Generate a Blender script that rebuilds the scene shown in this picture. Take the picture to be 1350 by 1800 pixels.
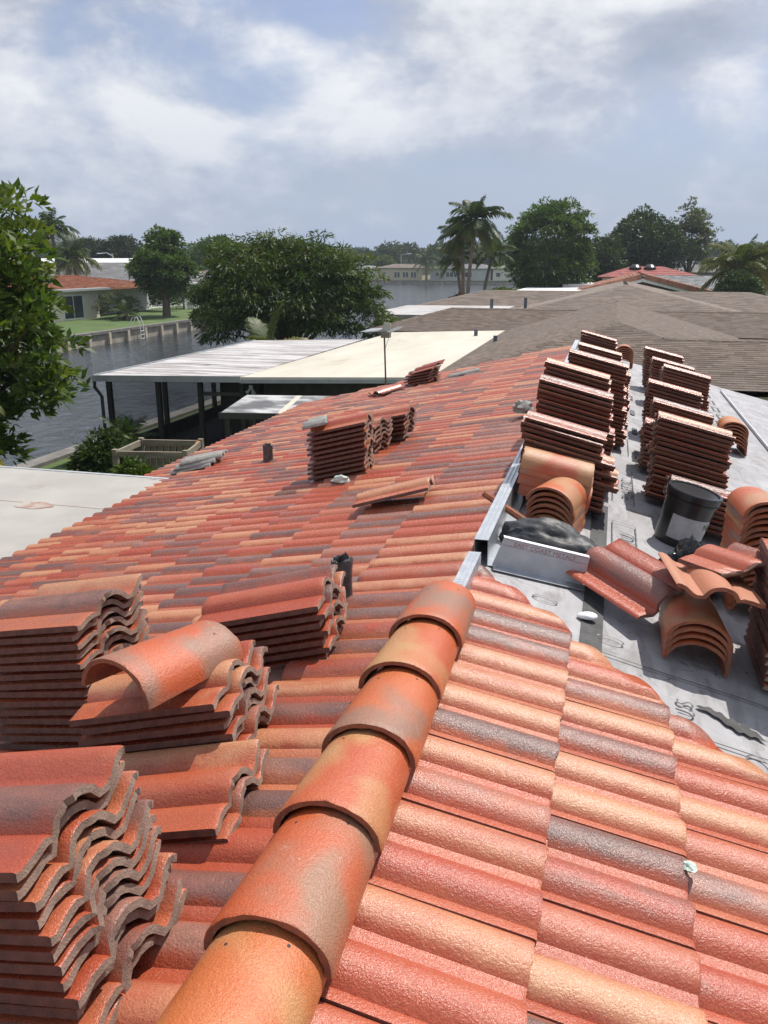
import bpy, bmesh, math, random
import numpy as np
from mathutils import Matrix, Vector
random.seed(11); RNG = np.random.default_rng(7)
scene = bpy.context.scene
for o in list(bpy.data.objects): bpy.data.objects.remove(o)
COL = scene.collection
R_ = math.radians
# ------------------------------------------------------------------ camera
H = 5.1                                     # camera height above the ground
FPX = 1450.0; PITCH = math.atan(440/1450.0); AZ = R_(15.0)
cam_d = bpy.data.cameras.new('camera'); cam = bpy.data.objects.new('camera', cam_d); COL.objects.link(cam)
cam.location = (0, 0, H); cam.rotation_euler = (math.pi/2-PITCH, 0, AZ)
cam_d.sensor_fit = 'HORIZONTAL'; cam_d.sensor_width = 36; cam_d.lens = 36*FPX/1350
cam_d.clip_start = .05; cam_d.clip_end = 12000
scene.camera = cam
scene.render.resolution_x = 768; scene.render.resolution_y = 1024
# ------------------------------------------------------------------ sun and sky
SUN_EL = R_(58); SUN_AZ = R_(30)            # azimuth from +Y towards +X
sd = bpy.data.lights.new('sun', 'SUN'); sun = bpy.data.objects.new('sun', sd); COL.objects.link(sun)
sd.energy = 4.6; sd.angle = R_(.55); sd.color = (1, .955, .88)
SUNV = Vector((math.cos(SUN_EL)*math.sin(SUN_AZ), math.cos(SUN_EL)*math.cos(SUN_AZ), math.sin(SUN_EL)))
sun.rotation_euler = SUNV.to_track_quat('Z', 'Y').to_euler(); sun.location = (0, 0, 60)
scene.view_settings.view_transform = 'Standard'; scene.view_settings.look = 'None'
scene.view_settings.exposure = .12; scene.view_settings.gamma = 1
world = bpy.data.worlds.new('World'); scene.world = world; world.use_nodes = True

class NT:
    """small node-tree helper"""
    def __init__(s, nt): s.t = nt; s.n = nt.nodes; s.n.clear()
    def new(s, k, **kw):
        n = s.n.new(k)
        for a, b in kw.items():
            if a == 'i':
                for kk, v in b.items():
                    sock = n.inputs[kk]
                    if isinstance(v, bpy.types.NodeSocket): s.t.links.new(v, sock)
                    else: sock.default_value = v
            else: setattr(n, a, b)
        return n
    def m(s, op, a, b=0.0, c=None, clamp=False):
        d = {0: a, 1: b}
        if c is not None: d[2] = c
        return s.new('ShaderNodeMath', operation=op, use_clamp=clamp, i=d).outputs[0]
    def v(s, op, a, b=(0, 0, 0), out=0):
        return s.new('ShaderNodeVectorMath', operation=op, i={0: a, 1: b}).outputs[out]
    def mix(s, f, a, b, bt='MIX'):
        n = s.new('ShaderNodeMix', data_type='RGBA', blend_type=bt)
        for k, v in ((0, f), (6, a), (7, b)):
            if isinstance(v, bpy.types.NodeSocket): s.t.links.new(v, n.inputs[k])
            else: n.inputs[k].default_value = (tuple(v)+(1,)) if (k > 0 and len(v) == 3) else v
        return n.outputs[2]
    def noise(s, vec, scale, detail=4, rough=.55, dist=0.0, out=0):
        d = {'Scale': scale, 'Detail': detail, 'Roughness': rough, 'Distortion': dist}
        if vec is not None: d['Vector'] = vec
        return s.new('ShaderNodeTexNoise', i=d).outputs[out]
    def ramp(s, f, stops, interp='LINEAR'):
        n = s.new('ShaderNodeValToRGB', i={0: f}); r = n.color_ramp; r.interpolation = interp
        while len(r.elements) < len(stops): r.elements.new(.5)
        for e, (p, c) in zip(r.elements, stops):
            e.position = p; e.color = (c, c, c, 1) if not hasattr(c, '__len__') else tuple(c)+(1,)
        return n.outputs[0]
    def sstep(s, f, a, b):
        n = s.new('ShaderNodeMapRange', interpolation_type='SMOOTHSTEP', i={0: f, 1: a, 2: b}); return n.outputs[0]

w = NT(world.node_tree)
out = w.new('ShaderNodeOutputWorld')
sky = w.new('ShaderNodeTexSky', sky_type='NISHITA', sun_disc=False, sun_elevation=SUN_EL, sun_rotation=SUN_AZ,
            altitude=0, air_density=1.15, dust_density=1.6, ozone_density=1.3)
gen = w.v('NORMALIZE', w.new('ShaderNodeTexCoord').outputs['Generated'])
sep = w.new('ShaderNodeSeparateXYZ', i={0: gen})
# cloud layers: noise on the view direction, flattened so the clouds lie level
SEED = (9.4, 3.3, 1.7)
pz = w.v('ADD', w.v('MULTIPLY', gen, (1.0, 1.0, 1.9)), SEED)
def dens(vec):
    big = w.noise(vec, 1.9, 2, .5, .1)
    mid = w.noise(vec, 4.6, 10, .58, .15)
    return w.m('ADD', w.m('MULTIPLY', big, .60), w.m('MULTIPLY', mid, .46))
d0 = dens(pz)
d1 = dens(w.v('ADD', pz, (.030*math.sin(SUN_AZ), .030*math.cos(SUN_AZ), .085)))
rise = w.sstep(sep.outputs[2], .04, .24)
d0b = w.m('ADD', d0, w.m('MULTIPLY', w.m('SUBTRACT', rise, .62), .11))
cov = w.m('MULTIPLY', w.sstep(d0b, .475, .605), w.m('ADD', w.m('MULTIPLY', rise, .50), .48))
lit = w.m('ADD', w.m('MULTIPLY', w.m('SUBTRACT', d0, d1), 5.0), .50, clamp=True)
thick = w.sstep(d0b, .58, .74)
lit = w.m('SUBTRACT', lit, w.m('MULTIPLY', thick, .12), clamp=True)
ccol = w.ramp(lit, [(0, (3.5, 4.0, 5.0)), (.40, (4.9, 5.3, 6.2)), (.64, (6.9, 7.15, 7.7)), (.95, (8.5, 8.6, 8.8))])
wisp = w.sstep(w.noise(w.v('MULTIPLY', pz, (1.0, 1.0, 2.4)), 3.2, 8, .62, .3), .42, .74)
sk = w.mix(1.0, sky.outputs[0], (1.0, .95, 1.10, 1), 'MULTIPLY')
base = w.mix(w.m('MULTIPLY', wisp, .50), sk, (5.4, 5.7, 6.6, 1))
# hazy, slightly blue-grey air over the horizon
low = w.m('SUBTRACT', 1.0, w.sstep(sep.outputs[2], -.02, .34))
base = w.mix(w.m('MULTIPLY', low, .88), base, (3.75, 4.6, 6.2, 1))
skycol = w.mix(cov, base, ccol)
bg = w.new('ShaderNodeBackground', i={0: skycol, 1: .1})
w.t.links.new(bg.outputs[0], out.inputs[0])

# ------------------------------------------------------------------ pixel -> place helpers (camera at origin of these)
cP, sP, cA, sA = math.cos(PITCH), math.sin(PITCH), math.cos(AZ), math.sin(AZ)
def ray(x, y):
    r = x-675.; v = 900.-y
    fw = FPX*cP+v*sP; up = v*cP-FPX*sP
    return Vector((r*cA-fw*sA, r*sA+fw*cA, up))
def at_z(x, y, z):                      # z above ground
    q = ray(x, y); s = (z-H)/q.z; return Vector((q.x*s, q.y*s, z))
def at_y(x, y, Y):
    q = ray(x, y); s = Y/q.y; return Vector((q.x*s, Y, H+q.z*s))
def pix(p):
    X, Y, Z = p[0], p[1], p[2]-H
    r = X*cA+Y*sA; fw = -X*sA+Y*cA
    c = fw*cP-Z*sP; u = fw*sP+Z*cP
    if c < .05: return (-9999, -9999, c)
    return (675+FPX*r/c, 900-FPX*u/c, c)
# ------------------------------------------------------------------ object helpers
def tag(o, label=None, cat=None, group=None, kind=None):
    if label: o['label'] = label
    if cat: o['category'] = cat
    if group: o['group'] = group
    if kind: o['kind'] = kind
    return o
def empty(name, loc=(0, 0, 0), rz=0):
    o = bpy.data.objects.new(name, None); COL.objects.link(o); o.location = loc; o.rotation_euler = (0, 0, rz)
    o.empty_display_size = .2
    return o
def link(name, me, parent=None, mw=None):
    o = bpy.data.objects.new(name, me); COL.objects.link(o)
    if parent is not None: o.parent = parent
    if mw is not None: o.matrix_local = mw
    return o
def mesh_np(name, V, F, mats=(), smooth=None, midx=None):
    """V (n,3) array, F list of faces or (m,4) array"""
    me = bpy.data.meshes.new(name)
    V = np.asarray(V, dtype=np.float32)
    if isinstance(F, np.ndarray):
        k = F.shape[1]; m = F.shape[0]
        me.vertices.add(len(V)); me.vertices.foreach_set('co', V.ravel())
        me.loops.add(m*k); me.loops.foreach_set('vertex_index', F.astype(np.int32).ravel())
        me.polygons.add(m); me.polygons.foreach_set('loop_start', np.arange(0, m*k, k, dtype=np.int32))
        me.update(calc_edges=True)
    else:
        me.from_pydata([tuple(map(float, v)) for v in V], [], F)
    for mt in mats: me.materials.append(mt)
    if midx is not None: me.polygons.foreach_set('material_index', np.asarray(midx, dtype=np.int32))
    me.update()
    if smooth is not None:
        me.polygons.foreach_set('use_smooth', [True]*len(me.polygons))
        me.set_sharp_from_angle(angle=R_(smooth))
    return me
class MB:
    """collects simple solids into one mesh"""
    def __init__(s): s.v = []; s.f = []
    def add(s, V, F):
        b = len(s.v); s.v += [tuple(p) for p in V]; s.f += [tuple(i+b for i in f) for f in F]; return s
    def box(s, x0, x1, y0, y1, z0, z1, M=None):
        V = [Vector((x, y, z)) for z in (z0, z1) for y in (y0, y1) for x in (x0, x1)]
        if M is not None: V = [M @ v for v in V]
        return s.add(V, [(0, 2, 3, 1), (4, 5, 7, 6), (0, 1, 5, 4), (2, 6, 7, 3), (0, 4, 6, 2), (1, 3, 7, 5)])
    def bar(s, a, b, w_, h_=None, up=(0, 0, 1)):
        a = Vector(a); b = Vector(b); h_ = h_ or w_
        d = (b-a).normalized(); u = Vector(up)
        if abs(d.dot(u)) > .95: u = Vector((0, 1, 0))
        sx = d.cross(u).normalized(); uz = sx.cross(d)
        V = [p+sx*(i*w_/2)+uz*(j*h_/2) for p in (a, b) for i, j in ((-1, -1), (1, -1), (1, 1), (-1, 1))]
        return s.add(V, [(0, 1, 2, 3), (7, 6, 5, 4), (0, 4, 5, 1), (1, 5, 6, 2), (2, 6, 7, 3), (3, 7, 4, 0)])
    def tube(s, pts, rad, n=8, cap=True):
        pts = [Vector(p) for p in pts]; k = len(pts)
        if not hasattr(rad, '__len__'): rad = [rad]*k
        b = len(s.v); ref = None
        for i, p in enumerate(pts):
            d = (pts[min(i+1, k-1)]-pts[max(i-1, 0)]).normalized()
            if ref is None or abs(d.dot(ref)) > .98: ref = Vector((1, 0, 0)) if abs(d.x) < .9 else Vector((0, 1, 0))
            u = (ref-d*d.dot(ref)).normalized(); v = d.cross(u)
            for j in range(n):
                t = 2*math.pi*j/n; s.v.append(tuple(p+(u*math.cos(t)+v*math.sin(t))*rad[i]))
        for i in range(k-1):
            for j in range(n):
                s.f.append((b+i*n+j, b+i*n+(j+1) % n, b+(i+1)*n+(j+1) % n, b+(i+1)*n+j))
        if cap:
            s.f.append(tuple(b+j for j in range(n))[::-1]); s.f.append(tuple(b+(k-1)*n+j for j in range(n)))
        return s
    def lathe(s, prof, n=24, c=(0, 0, 0)):
        b = len(s.v); k = len(prof)
        for r, z in prof:
            for j in range(n):
                t = 2*math.pi*j/n; s.v.append((c[0]+r*math.cos(t), c[1]+r*math.sin(t), c[2]+z))
        for i in range(k-1):
            for j in range(n):
                s.f.append((b+i*n+j, b+i*n+(j+1) % n, b+(i+1)*n+(j+1) % n, b+(i+1)*n+j))
        return s
    def prism(s, poly, z0, z1):
        n = len(poly); V = [(x, y, z0) for x, y in poly]+[(x, y, z1) for x, y in poly]
        return s.add(V, [tuple(range(n))[::-1], tuple(range(n, 2*n))]+[(i, (i+1) % n, n+(i+1) % n, n+i) for i in range(n)])
    def poly(s, P): return s.add(P, [tuple(range(len(P)))])
    def slab(s, P, t):                      # polygon P thickened downwards by t
        P = [Vector(p) for p in P]; n = len(P); Q = [p-Vector((0, 0, t)) for p in P]
        return s.add(P+Q, [tuple(range(n)), tuple(range(n, 2*n))[::-1]]+[(i, n+i, n+(i+1) % n, (i+1) % n) for i in range(n)])
    def mesh(s, name, mt, smooth=None):
        return mesh_np(name, s.v, s.f, [mt] if mt else [], smooth)
    def build(s, name, mt, parent=None, smooth=None, bevel=0):
        me = s.mesh(name, mt, None)
        if bevel:
            bm = bmesh.new(); bm.from_mesh(me); bmesh.ops.recalc_face_normals(bm, faces=bm.faces)
            bmesh.ops.bevel(bm, geom=[e for e in bm.edges if len(e.link_faces) == 2 and e.calc_face_angle(0) > .5], offset=bevel, segments=2, profile=.6, affect='EDGES')
            bm.to_mesh(me); bm.free()
        if smooth is not None:
            me.polygons.foreach_set('use_smooth', [True]*len(me.polygons)); me.set_sharp_from_angle(angle=R_(smooth))
        return link(name, me, parent)
# ------------------------------------------------------------------ materials
def newmat(name):
    m = bpy.data.materials.new(name); m.use_nodes = True
    t = NT(m.node_tree); o = t.new('ShaderNodeOutputMaterial')
    b = t.new('ShaderNodeBsdfPrincipled'); t.t.links.new(b.outputs[0], o.inputs[0])
    return m, t, b, o
def L_(t, a, b): t.t.links.new(a, b)
def pm(name, c1, c2=None, scale=8, rough=.7, bump=.0, bscale=60, metal=0, spec=.5, stretch=(1, 1, 1), c3=None, spot=.0, detail=5, lo=.35, hi=.65):
    m, t, b, o = newmat(name)
    co = t.v('MULTIPLY', t.new('ShaderNodeTexCoord').outputs['Object'], stretch)
    c2 = c2 or tuple(x*.8 for x in c1)
    n = t.noise(co, scale, detail, .6)
    col = t.mix(t.sstep(n, lo, hi), c1, c2)
    if c3: col = t.mix(t.sstep(t.noise(co, scale*2.3, 6, .65, .4), 1-spot-.08, 1-spot+.08), col, c3)
    L_(t, col, b.inputs['Base Color'])
    b.inputs['Roughness'].default_value = rough; b.inputs['Metallic'].default_value = metal
    b.inputs['Specular IOR Level'].default_value = spec
    if bump:
        bp = t.new('ShaderNodeBump', i={'Strength': bump, 'Distance': .01, 'Height': t.noise(co, bscale, 4, .6)})
        L_(t, bp.outputs[0], b.inputs['Normal'])
    return m
def tile_mat(name, pal, panpal, rough=.25, caps=False):
    m, t, b, o = newmat(name)
    obc = t.new('ShaderNodeObjectInfo').outputs['Color']
    ts = t.new('ShaderNodeAttribute', attribute_name='tseed').outputs['Vector']
    seed = t.v('ADD', obc, ts)
    sp = t.new('ShaderNodeSeparateXYZ', i={0: seed})
    bar = t.new('ShaderNodeAttribute', attribute_name='bar').outputs['Fac']
    crown = t.new('ShaderNodeAttribute', attribute_name='crown').outputs['Fac']
    oc = t.new('ShaderNodeTexCoord').outputs['Object']
    vec = t.v('ADD', oc, t.v('SCALE', seed, (0, 0, 0)))
    vs = t.new('ShaderNodeVectorMath', operation='SCALE', i={0: seed, 'Scale': 37.0}).outputs[0]
    vec = t.v('ADD', oc, vs)
    val = t.m('ADD', t.m('MULTIPLY', sp.outputs[0], t.m('SUBTRACT', 1.0, bar)), t.m('MULTIPLY', sp.outputs[1], bar))
    n1 = t.noise(t.v('MULTIPLY', vec, (1.0, 2.4, 1.0)), 4.5, 4, .6, .4)
    val = t.m('ADD', val, t.m('MULTIPLY', t.m('SUBTRACT', n1, .5), .34))
    k = len(pal)
    cc = t.ramp(val, [((i+.5)/k, c) for i, c in enumerate(pal)], 'LINEAR')
    pc = t.ramp(sp.outputs[2], [((i+.5)/len(panpal), c) for i, c in enumerate(panpal)])
    if caps:
        f = t.sstep(t.noise(vec, 4.2, 2, .5, .3), .36, .62)
    else:
        f = t.sstep(t.m('ADD', crown, t.m('MULTIPLY', t.m('SUBTRACT', t.noise(vec, 8, 5, .65, .3), .5), 1.5)), .0, .80)
    col = t.mix(f, pc, cc)
    g = t.noise(vec, 330, 3, .75); g2 = t.noise(vec, 60, 5, .75)
    col = t.mix(t.sstep(g, .30, .72), t.mix(1.0, col, (.70, .67, .66), 'MULTIPLY'), t.mix(1.0, col, (1.14, 1.13, 1.12), 'MULTIPLY'))
    # dusty efflorescence and small scuffs
    col = t.mix(t.m('MULTIPLY', t.sstep(g2, .56, .80), .16), col, (.58, .36, .26))
    col = t.mix(t.m('MULTIPLY', t.sstep(t.noise(vec, 16, 6, .7, .5), .70, .76), .5), col, (.34, .29, .26))
    # chips and pits where the slurry is gone
    col = t.mix(t.sstep(t.noise(vec, 46, 4, .8, .3), .715, .735), col, (.20, .12, .09))
    if caps: col = t.mix(t.m('MULTIPLY', t.sstep(t.noise(vec, 11, 7, .8, .9), .62, .70), .55), col, (.50, .40, .32))
    L_(t, col, b.inputs['Base Color'])
    L_(t, t.m('ADD', t.m('MULTIPLY', g2, .22), rough-.1), b.inputs['Roughness'])
    b.inputs['Specular IOR Level'].default_value = .62
    bn = t.m('ADD', t.m('MULTIPLY', t.noise(vec, 165, 3, .7), 1.0), t.m('MULTIPLY', t.noise(vec, 75, 2, .5), .45))
    bp = t.new('ShaderNodeBump', i={'Strength': .85, 'Distance': .0031, 'Height': bn})
    L_(t, bp.outputs[0], b.inputs['Normal'])
    return m
PAL = [(.19, .105, .09), (.30, .135, .105), (.45, .085, .042), (.50, .125, .06), (.53, .19, .115), (.60, .28, .15), (.62, .33, .185), (.50, .16, .085), (.40, .195, .15), (.22, .13, .11)]
PANPAL = [(.46, .10, .048), (.54, .15, .072), (.58, .22, .11), (.52, .125, .06)]
PAL = [(r*.93, g*.86, b_*.83) for r, g, b_ in PAL]; PANPAL = [(r*.86, g*.78, b_*.76) for r, g, b_ in PANPAL]
M_TILE = tile_mat('glazed_tile', PAL, PANPAL)
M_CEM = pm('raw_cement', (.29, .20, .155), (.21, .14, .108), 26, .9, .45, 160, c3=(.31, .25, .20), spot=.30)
M_SIDE = pm('tile_side', (.165, .078, .057), (.105, .055, .044), 22, .85, .4, 120)  # dark slurry brown of sides and undersides, their shade darkened into the colour
CPAL = [(.58, .13, .035), (.55, .105, .032), (.60, .165, .048), (.52, .10, .036)]
CPAN = [(.34, .18, .12), (.58, .30, .12), (.50, .24, .14), (.30, .19, .145)]
CPAL = [tuple(x*.92 for x in c) for c in CPAL]; CPAN = [tuple(x*.92 for x in c) for c in CPAN]
M_CAP = tile_mat('cap_tile', CPAL, CPAN, .40, True)
M_CAPC = pm('cap_clay', (.34, .12, .06), (.22, .09, .055), 25, .9, .5, 150, c3=(.40, .20, .10), spot=.34)
M_METAL = pm('galvanised', (.62, .65, .68), (.50, .54, .58), 14, .38, .05, 40, .75)
M_METALP = pm('galvanised_dull', (.52, .535, .56), (.44, .455, .48), 9, .5, .06, 30, .35)
M_BLACKP = pm('black_plastic', (.012, .012, .013), (.02, .02, .021), 6, .28, .0)
M_BAG = pm('bag_plastic', (.030, .032, .035), (.050, .053, .057), 7, .5, .4, 22, spec=.35)
M_BAGB = pm('bag_black', (.012, .013, .014), (.03, .032, .035), 9, .22, .3, 24)
M_PAPER = pm('label_paper', (.42, .42, .43), (.34, .34, .35), 18, .6, c3=(.22, .22, .23), spot=.33)
M_INK = pm('ink', (.02, .02, .022), (.03, .03, .03), 5, .7)
M_PRINT = pm('printed_ink', (.10, .10, .105), (.30, .30, .31), 34, .85, lo=.45, hi=.70)
M_PRINTR = pm('metal_print', (.30, .13, .125), (.38, .22, .215), 60, .7)
M_TAR = pm('tar', (.045, .046, .047), (.075, .075, .075), 18, .75, .3, 60)
M_FOAM = pm('foam', (.40, .52, .46), (.55, .62, .56), 40, .85, .5, 60)
M_SEAL = pm('sealant', (.80, .80, .80), (.74, .74, .75), 20, .5)
M_LEAD = pm('lead', (.085, .08, .082), (.04, .038, .04), 20, .5, .5, 30)
M_GREYT = pm('grey_tile', (.33, .32, .29), (.24, .235, .22), 16, .8, .4, 70, c3=(.42, .34, .28), spot=.36)
M_GALVP = pm('vent_pipe', (.07, .085, .11), (.10, .11, .13), 12, .5)
M_CREAM = pm('cream_roof', (.56, .528, .445), (.48, .445, .365), .55, .75, .1, 20, stretch=(1.2, .35, 1), c3=(.38, .335, .255), spot=.33)
def wroof():
    m, t, b, o = newmat('white_pan_roof')
    co = t.new('ShaderNodeTexCoord').outputs['Object']
    st = t.noise(t.v('MULTIPLY', co, (.28, 2.6, 1)), 1.3, 6, .65, .4)
    col = t.mix(t.sstep(st, .44, .60), (.52, .505, .50), (.27, .245, .235))
    col = t.mix(t.sstep(t.noise(t.v('MULTIPLY', co, (.30, 4, 1)), 1.7, 6, .72, .3), .555, .625), col, (.10, .09, .09))
    L_(t, col, b.inputs['Base Color']); b.inputs['Roughness'].default_value = .7
    return m
M_WROOF = wroof()
M_DARKROOF = pm('sooty_roof', (.50, .50, .50), (.10, .10, .10), .9, .55, stretch=(1, 1.6, 1), lo=.36, hi=.60)
M_CONC = pm('coated_flat_roof', (.385, .368, .34), (.33, .315, .29), 1.1, .85, .15, 90, c3=(.29, .27, .24), spot=.30)
M_STAIN = pm('rust_stain', (.30, .17, .13), (.39, .35, .305), 7, .9, lo=.38, hi=.60)
M_BRONZE = pm('bronze_frame', (.018, .017, .017), (.028, .026, .025), 10, .45)
M_WHITE = pm('white_paint', (.78, .78, .77), (.72, .72, .71), 2, .55)
M_GUTTER = pm('grey_fascia', (.34, .36, .37), (.28, .30, .31), 3, .45)
M_STUCCO = pm('pale_stucco', (.72, .68, .59), (.66, .62, .53), 1.5, .85, .2, 120)
M_STUCCOG = pm('grey_stucco', (.52, .53, .52), (.47, .48, .47), 1.5, .85, .2, 120)
M_BEIGE = pm('beige_stucco', (.60, .52, .38), (.55, .47, .34), 1.5, .85)
M_GLASS = pm('window_glass', (.03, .05, .055), (.05, .075, .08), 1.2, .12, spec=.7)
M_WOOD = pm('weathered_wood', (.30, .26, .20), (.20, .17, .13), 4, .85, .3, 40, stretch=(.4, .4, 3))
M_WOODO = pm('orange_board', (.48, .17, .03), (.42, .14, .03), 6, .7)
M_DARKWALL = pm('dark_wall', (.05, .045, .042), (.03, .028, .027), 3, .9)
M_SEAWALL = pm('seawall_concrete', (.40, .36, .29), (.27, .24, .20), 1.2, .9, .3, 25, c3=(.20, .18, .15), spot=.34)
M_PILE = pm('pile_concrete', (.52, .46, .35), (.42, .37, .28), 3, .9)
M_CAPW = pm('seawall_cap', (.20, .19, .17), (.14, .13, .12), 2, .9)
M_BARK = pm('bark', (.16, .12, .09), (.09, .07, .055), 12, .95, .6, 30, stretch=(1, 1, .3))
M_PALMT = pm('palm_bark', (.27, .22, .17), (.17, .14, .11), 5, .95, .5, 18, stretch=(.4, .4, 6))
M_SOIL = pm('soil', (.16, .13, .09), (.10, .085, .06), 3, .95)
def grassmat():
    m, t, b, o = newmat('lawn')
    co = t.new('ShaderNodeTexCoord').outputs['Object']
    col = t.mix(t.sstep(t.noise(co, .35, 6, .65), .35, .65), (.055, .105, .022), (.10, .145, .035))
    col = t.mix(t.m('MULTIPLY', t.sstep(t.noise(co, 14, 4, .7), .45, .7), .4), col, (.035, .075, .015))
    L_(t, col, b.inputs['Base Color']); b.inputs['Roughness'].default_value = .9
    bp = t.new('ShaderNodeBump', i={'Strength': .6, 'Distance': .04, 'Height': t.noise(co, 30, 3)}); L_(t, bp.outputs[0], b.inputs['Normal'])
    return m
M_GRASS = grassmat()
def watermat():
    m, t, b, o = newmat('water')
    co = t.new('ShaderNodeTexCoord').outputs['Object']
    b.inputs['Base Color'].default_value = (.022, .032, .038, 1); b.inputs['Roughness'].default_value = .09
    b.inputs['IOR'].default_value = 1.33
    h1 = t.noise(t.v('MULTIPLY', co, (1, .55, 1)), 1.7, 5, .6, .3); h2 = t.noise(co, .12, 3, .5)
    hh = t.m('MULTIPLY', h1, t.m('ADD', t.m('MULTIPLY', h2, 1.3), .3))
    bp = t.new('ShaderNodeBump', i={'Strength': 1.0, 'Distance': .16, 'Height': hh}); L_(t, bp.outputs[0], b.inputs['Normal'])
    return m
M_WATER = watermat()
def screenmat():
    m = bpy.data.materials.new('insect_screen'); m.use_nodes = True
    t = NT(m.node_tree); o = t.new('ShaderNodeOutputMaterial')
    tr = t.new('ShaderNodeBsdfTransparent', i={0: (.85, .85, .86, 1)}); di = t.new('ShaderNodeBsdfDiffuse', i={0: (.03, .03, .03, 1)})
    mx = t.new('ShaderNodeMixShader', i={0: .20, 1: tr.outputs[0], 2: di.outputs[0]}); L_(t, mx.outputs[0], o.inputs[0])
    return m
M_SCREEN = screenmat()
def underlay_mat():
    m, t, b, o = newmat('underlayment')
    co = t.new('ShaderNodeTexCoord').outputs['Object']
    n = t.noise(co, 2.6, 6, .65); n2 = t.noise(t.v('MULTIPLY', co, (1, .25, 1)), 9, 6, .7, .5)
    col = t.mix(t.sstep(n, .3, .7), (.39, .385, .40), (.285, .28, .29))
    col = t.mix(t.m('MULTIPLY', t.sstep(n2, .46, .70), .75), col, (.19, .18, .175))
    col = t.mix(t.m('MULTIPLY', t.sstep(t.noise(co, 5.5, 8, .75, .6), .56, .66), .6), col, (.16, .15, .14))
    col = t.mix(t.sstep(t.noise(co, 19, 6, .75, .9), .625, .665), col, (.08, .075, .07))
    L_(t, col, b.inputs['Base Color']); b.inputs['Roughness'].default_value = .55
    hb = t.m('ADD', t.noise(t.v('MULTIPLY', co, (.35, 1, 1)), 9, 3, .5, .6), t.m('MULTIPLY', t.noise(co, 240, 2), .12))
    bp = t.new('ShaderNodeBump', i={'Strength': .35, 'Distance': .02, 'Height': hb}); L_(t, bp.outputs[0], b.inputs['Normal'])
    return m
M_UNDER = underlay_mat()
def leafmat(name, ca, cb, cy, trans=.35, rough=.5):
    m = bpy.data.materials.new(name); m.use_nodes = True
    t = NT(m.node_tree); o = t.new('ShaderNodeOutputMaterial')
    tint = t.new('ShaderNodeAttribute', attribute_name='tint').outputs['Fac']
    col = t.ramp(tint, [(0, ca), (.55, cb), (1, cy)])
    pb = t.new('ShaderNodeBsdfPrincipled', i={'Base Color': col, 'Roughness': rough, 'Specular IOR Level': .28})
    tb = t.new('ShaderNodeBsdfTranslucent', i={0: t.mix(1.0, col, (1.25, 1.35, .55), 'MULTIPLY')})
    mx = t.new('ShaderNodeMixShader', i={0: trans, 1: pb.outputs[0], 2: tb.outputs[0]}); L_(t, mx.outputs[0], o.inputs[0])
    return m
LM_ALMOND = leafmat('bright_leaf', (.036, .070, .014), (.066, .112, .020), (.145, .18, .034))
LM_MANGO = leafmat('mango_leaf', (.030, .060, .013), (.055, .092, .020), (.115, .135, .034))
LM_DARK = leafmat('dark_leaf', (.022, .045, .012), (.038, .068, .017), (.06, .09, .022), .28)
LM_OAK = leafmat('grey_leaf', (.022, .035, .014), (.034, .05, .02), (.05, .065, .026), .25, .6)
LM_MID = leafmat('mid_leaf', (.034, .072, .016), (.058, .105, .022), (.095, .145, .03))
LM_FAR = leafmat('far_leaf', (.025, .05, .018), (.04, .07, .022), (.07, .10, .03), .25, .6)
LM_PALM = leafmat('palm_leaf', (.035, .06, .02), (.06, .09, .028), (.16, .165, .05), .25)
LM_PALMY = leafmat('palm_leaf_yellow', (.06, .09, .022), (.14, .145, .035), (.30, .25, .05), .3)
LM_OLIVE = leafmat('olive_leaf', (.07, .085, .045), (.10, .12, .06), (.14, .15, .08), .3)
def shingle_mat(name, ca, cb, cc):
    m, t, b, o = newmat(name)
    tint = t.new('ShaderNodeAttribute', attribute_name='tint').outputs['Fac']
    co = t.new('ShaderNodeTexCoord').outputs['Object']
    col = t.ramp(tint, [(0, ca), (.5, cb), (1, cc)])
    col = t.mix(t.m('MULTIPLY', t.sstep(t.noise(co, .5, 5, .6), .4, .7), .3), col, (.13, .12, .11))
    col = t.mix(t.sstep(t.noise(co, 60, 2, .6), .3, .7), t.mix(1.0, col, (.8, .8, .8), 'MULTIPLY'), t.mix(1.0, col, (1.15, 1.15, 1.15), 'MULTIPLY'))
    L_(t, col, b.inputs['Base Color']); b.inputs['Roughness'].default_value = .92
    return m
M_SHIN = shingle_mat('brown_shingle', (.098, .070, .053), (.132, .098, .075), (.172, .132, .102))
M_SHIN2 = shingle_mat('pale_shingle', (.185, .145, .116), (.22, .175, .142), (.255, .205, .168))
M_SHING = shingle_mat('grey_shingle', (.17, .17, .17), (.21, .21, .21), (.25, .25, .25))
M_ORANGE = shingle_mat('orange_barrel_roof', (.32, .13, .075), (.38, .165, .10), (.42, .20, .125))
M_TERRA = shingle_mat('terracotta_far_roof', (.32, .14, .09), (.38, .17, .11), (.42, .20, .13))
M_REDROOF = shingle_mat('red_far_roof', (.27, .07, .06), (.32, .085, .07), (.36, .105, .085))
M_GREYT2 = shingle_mat('grey_far_roof', (.26, .27, .27), (.32, .33, .33), (.38, .39, .39))
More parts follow.
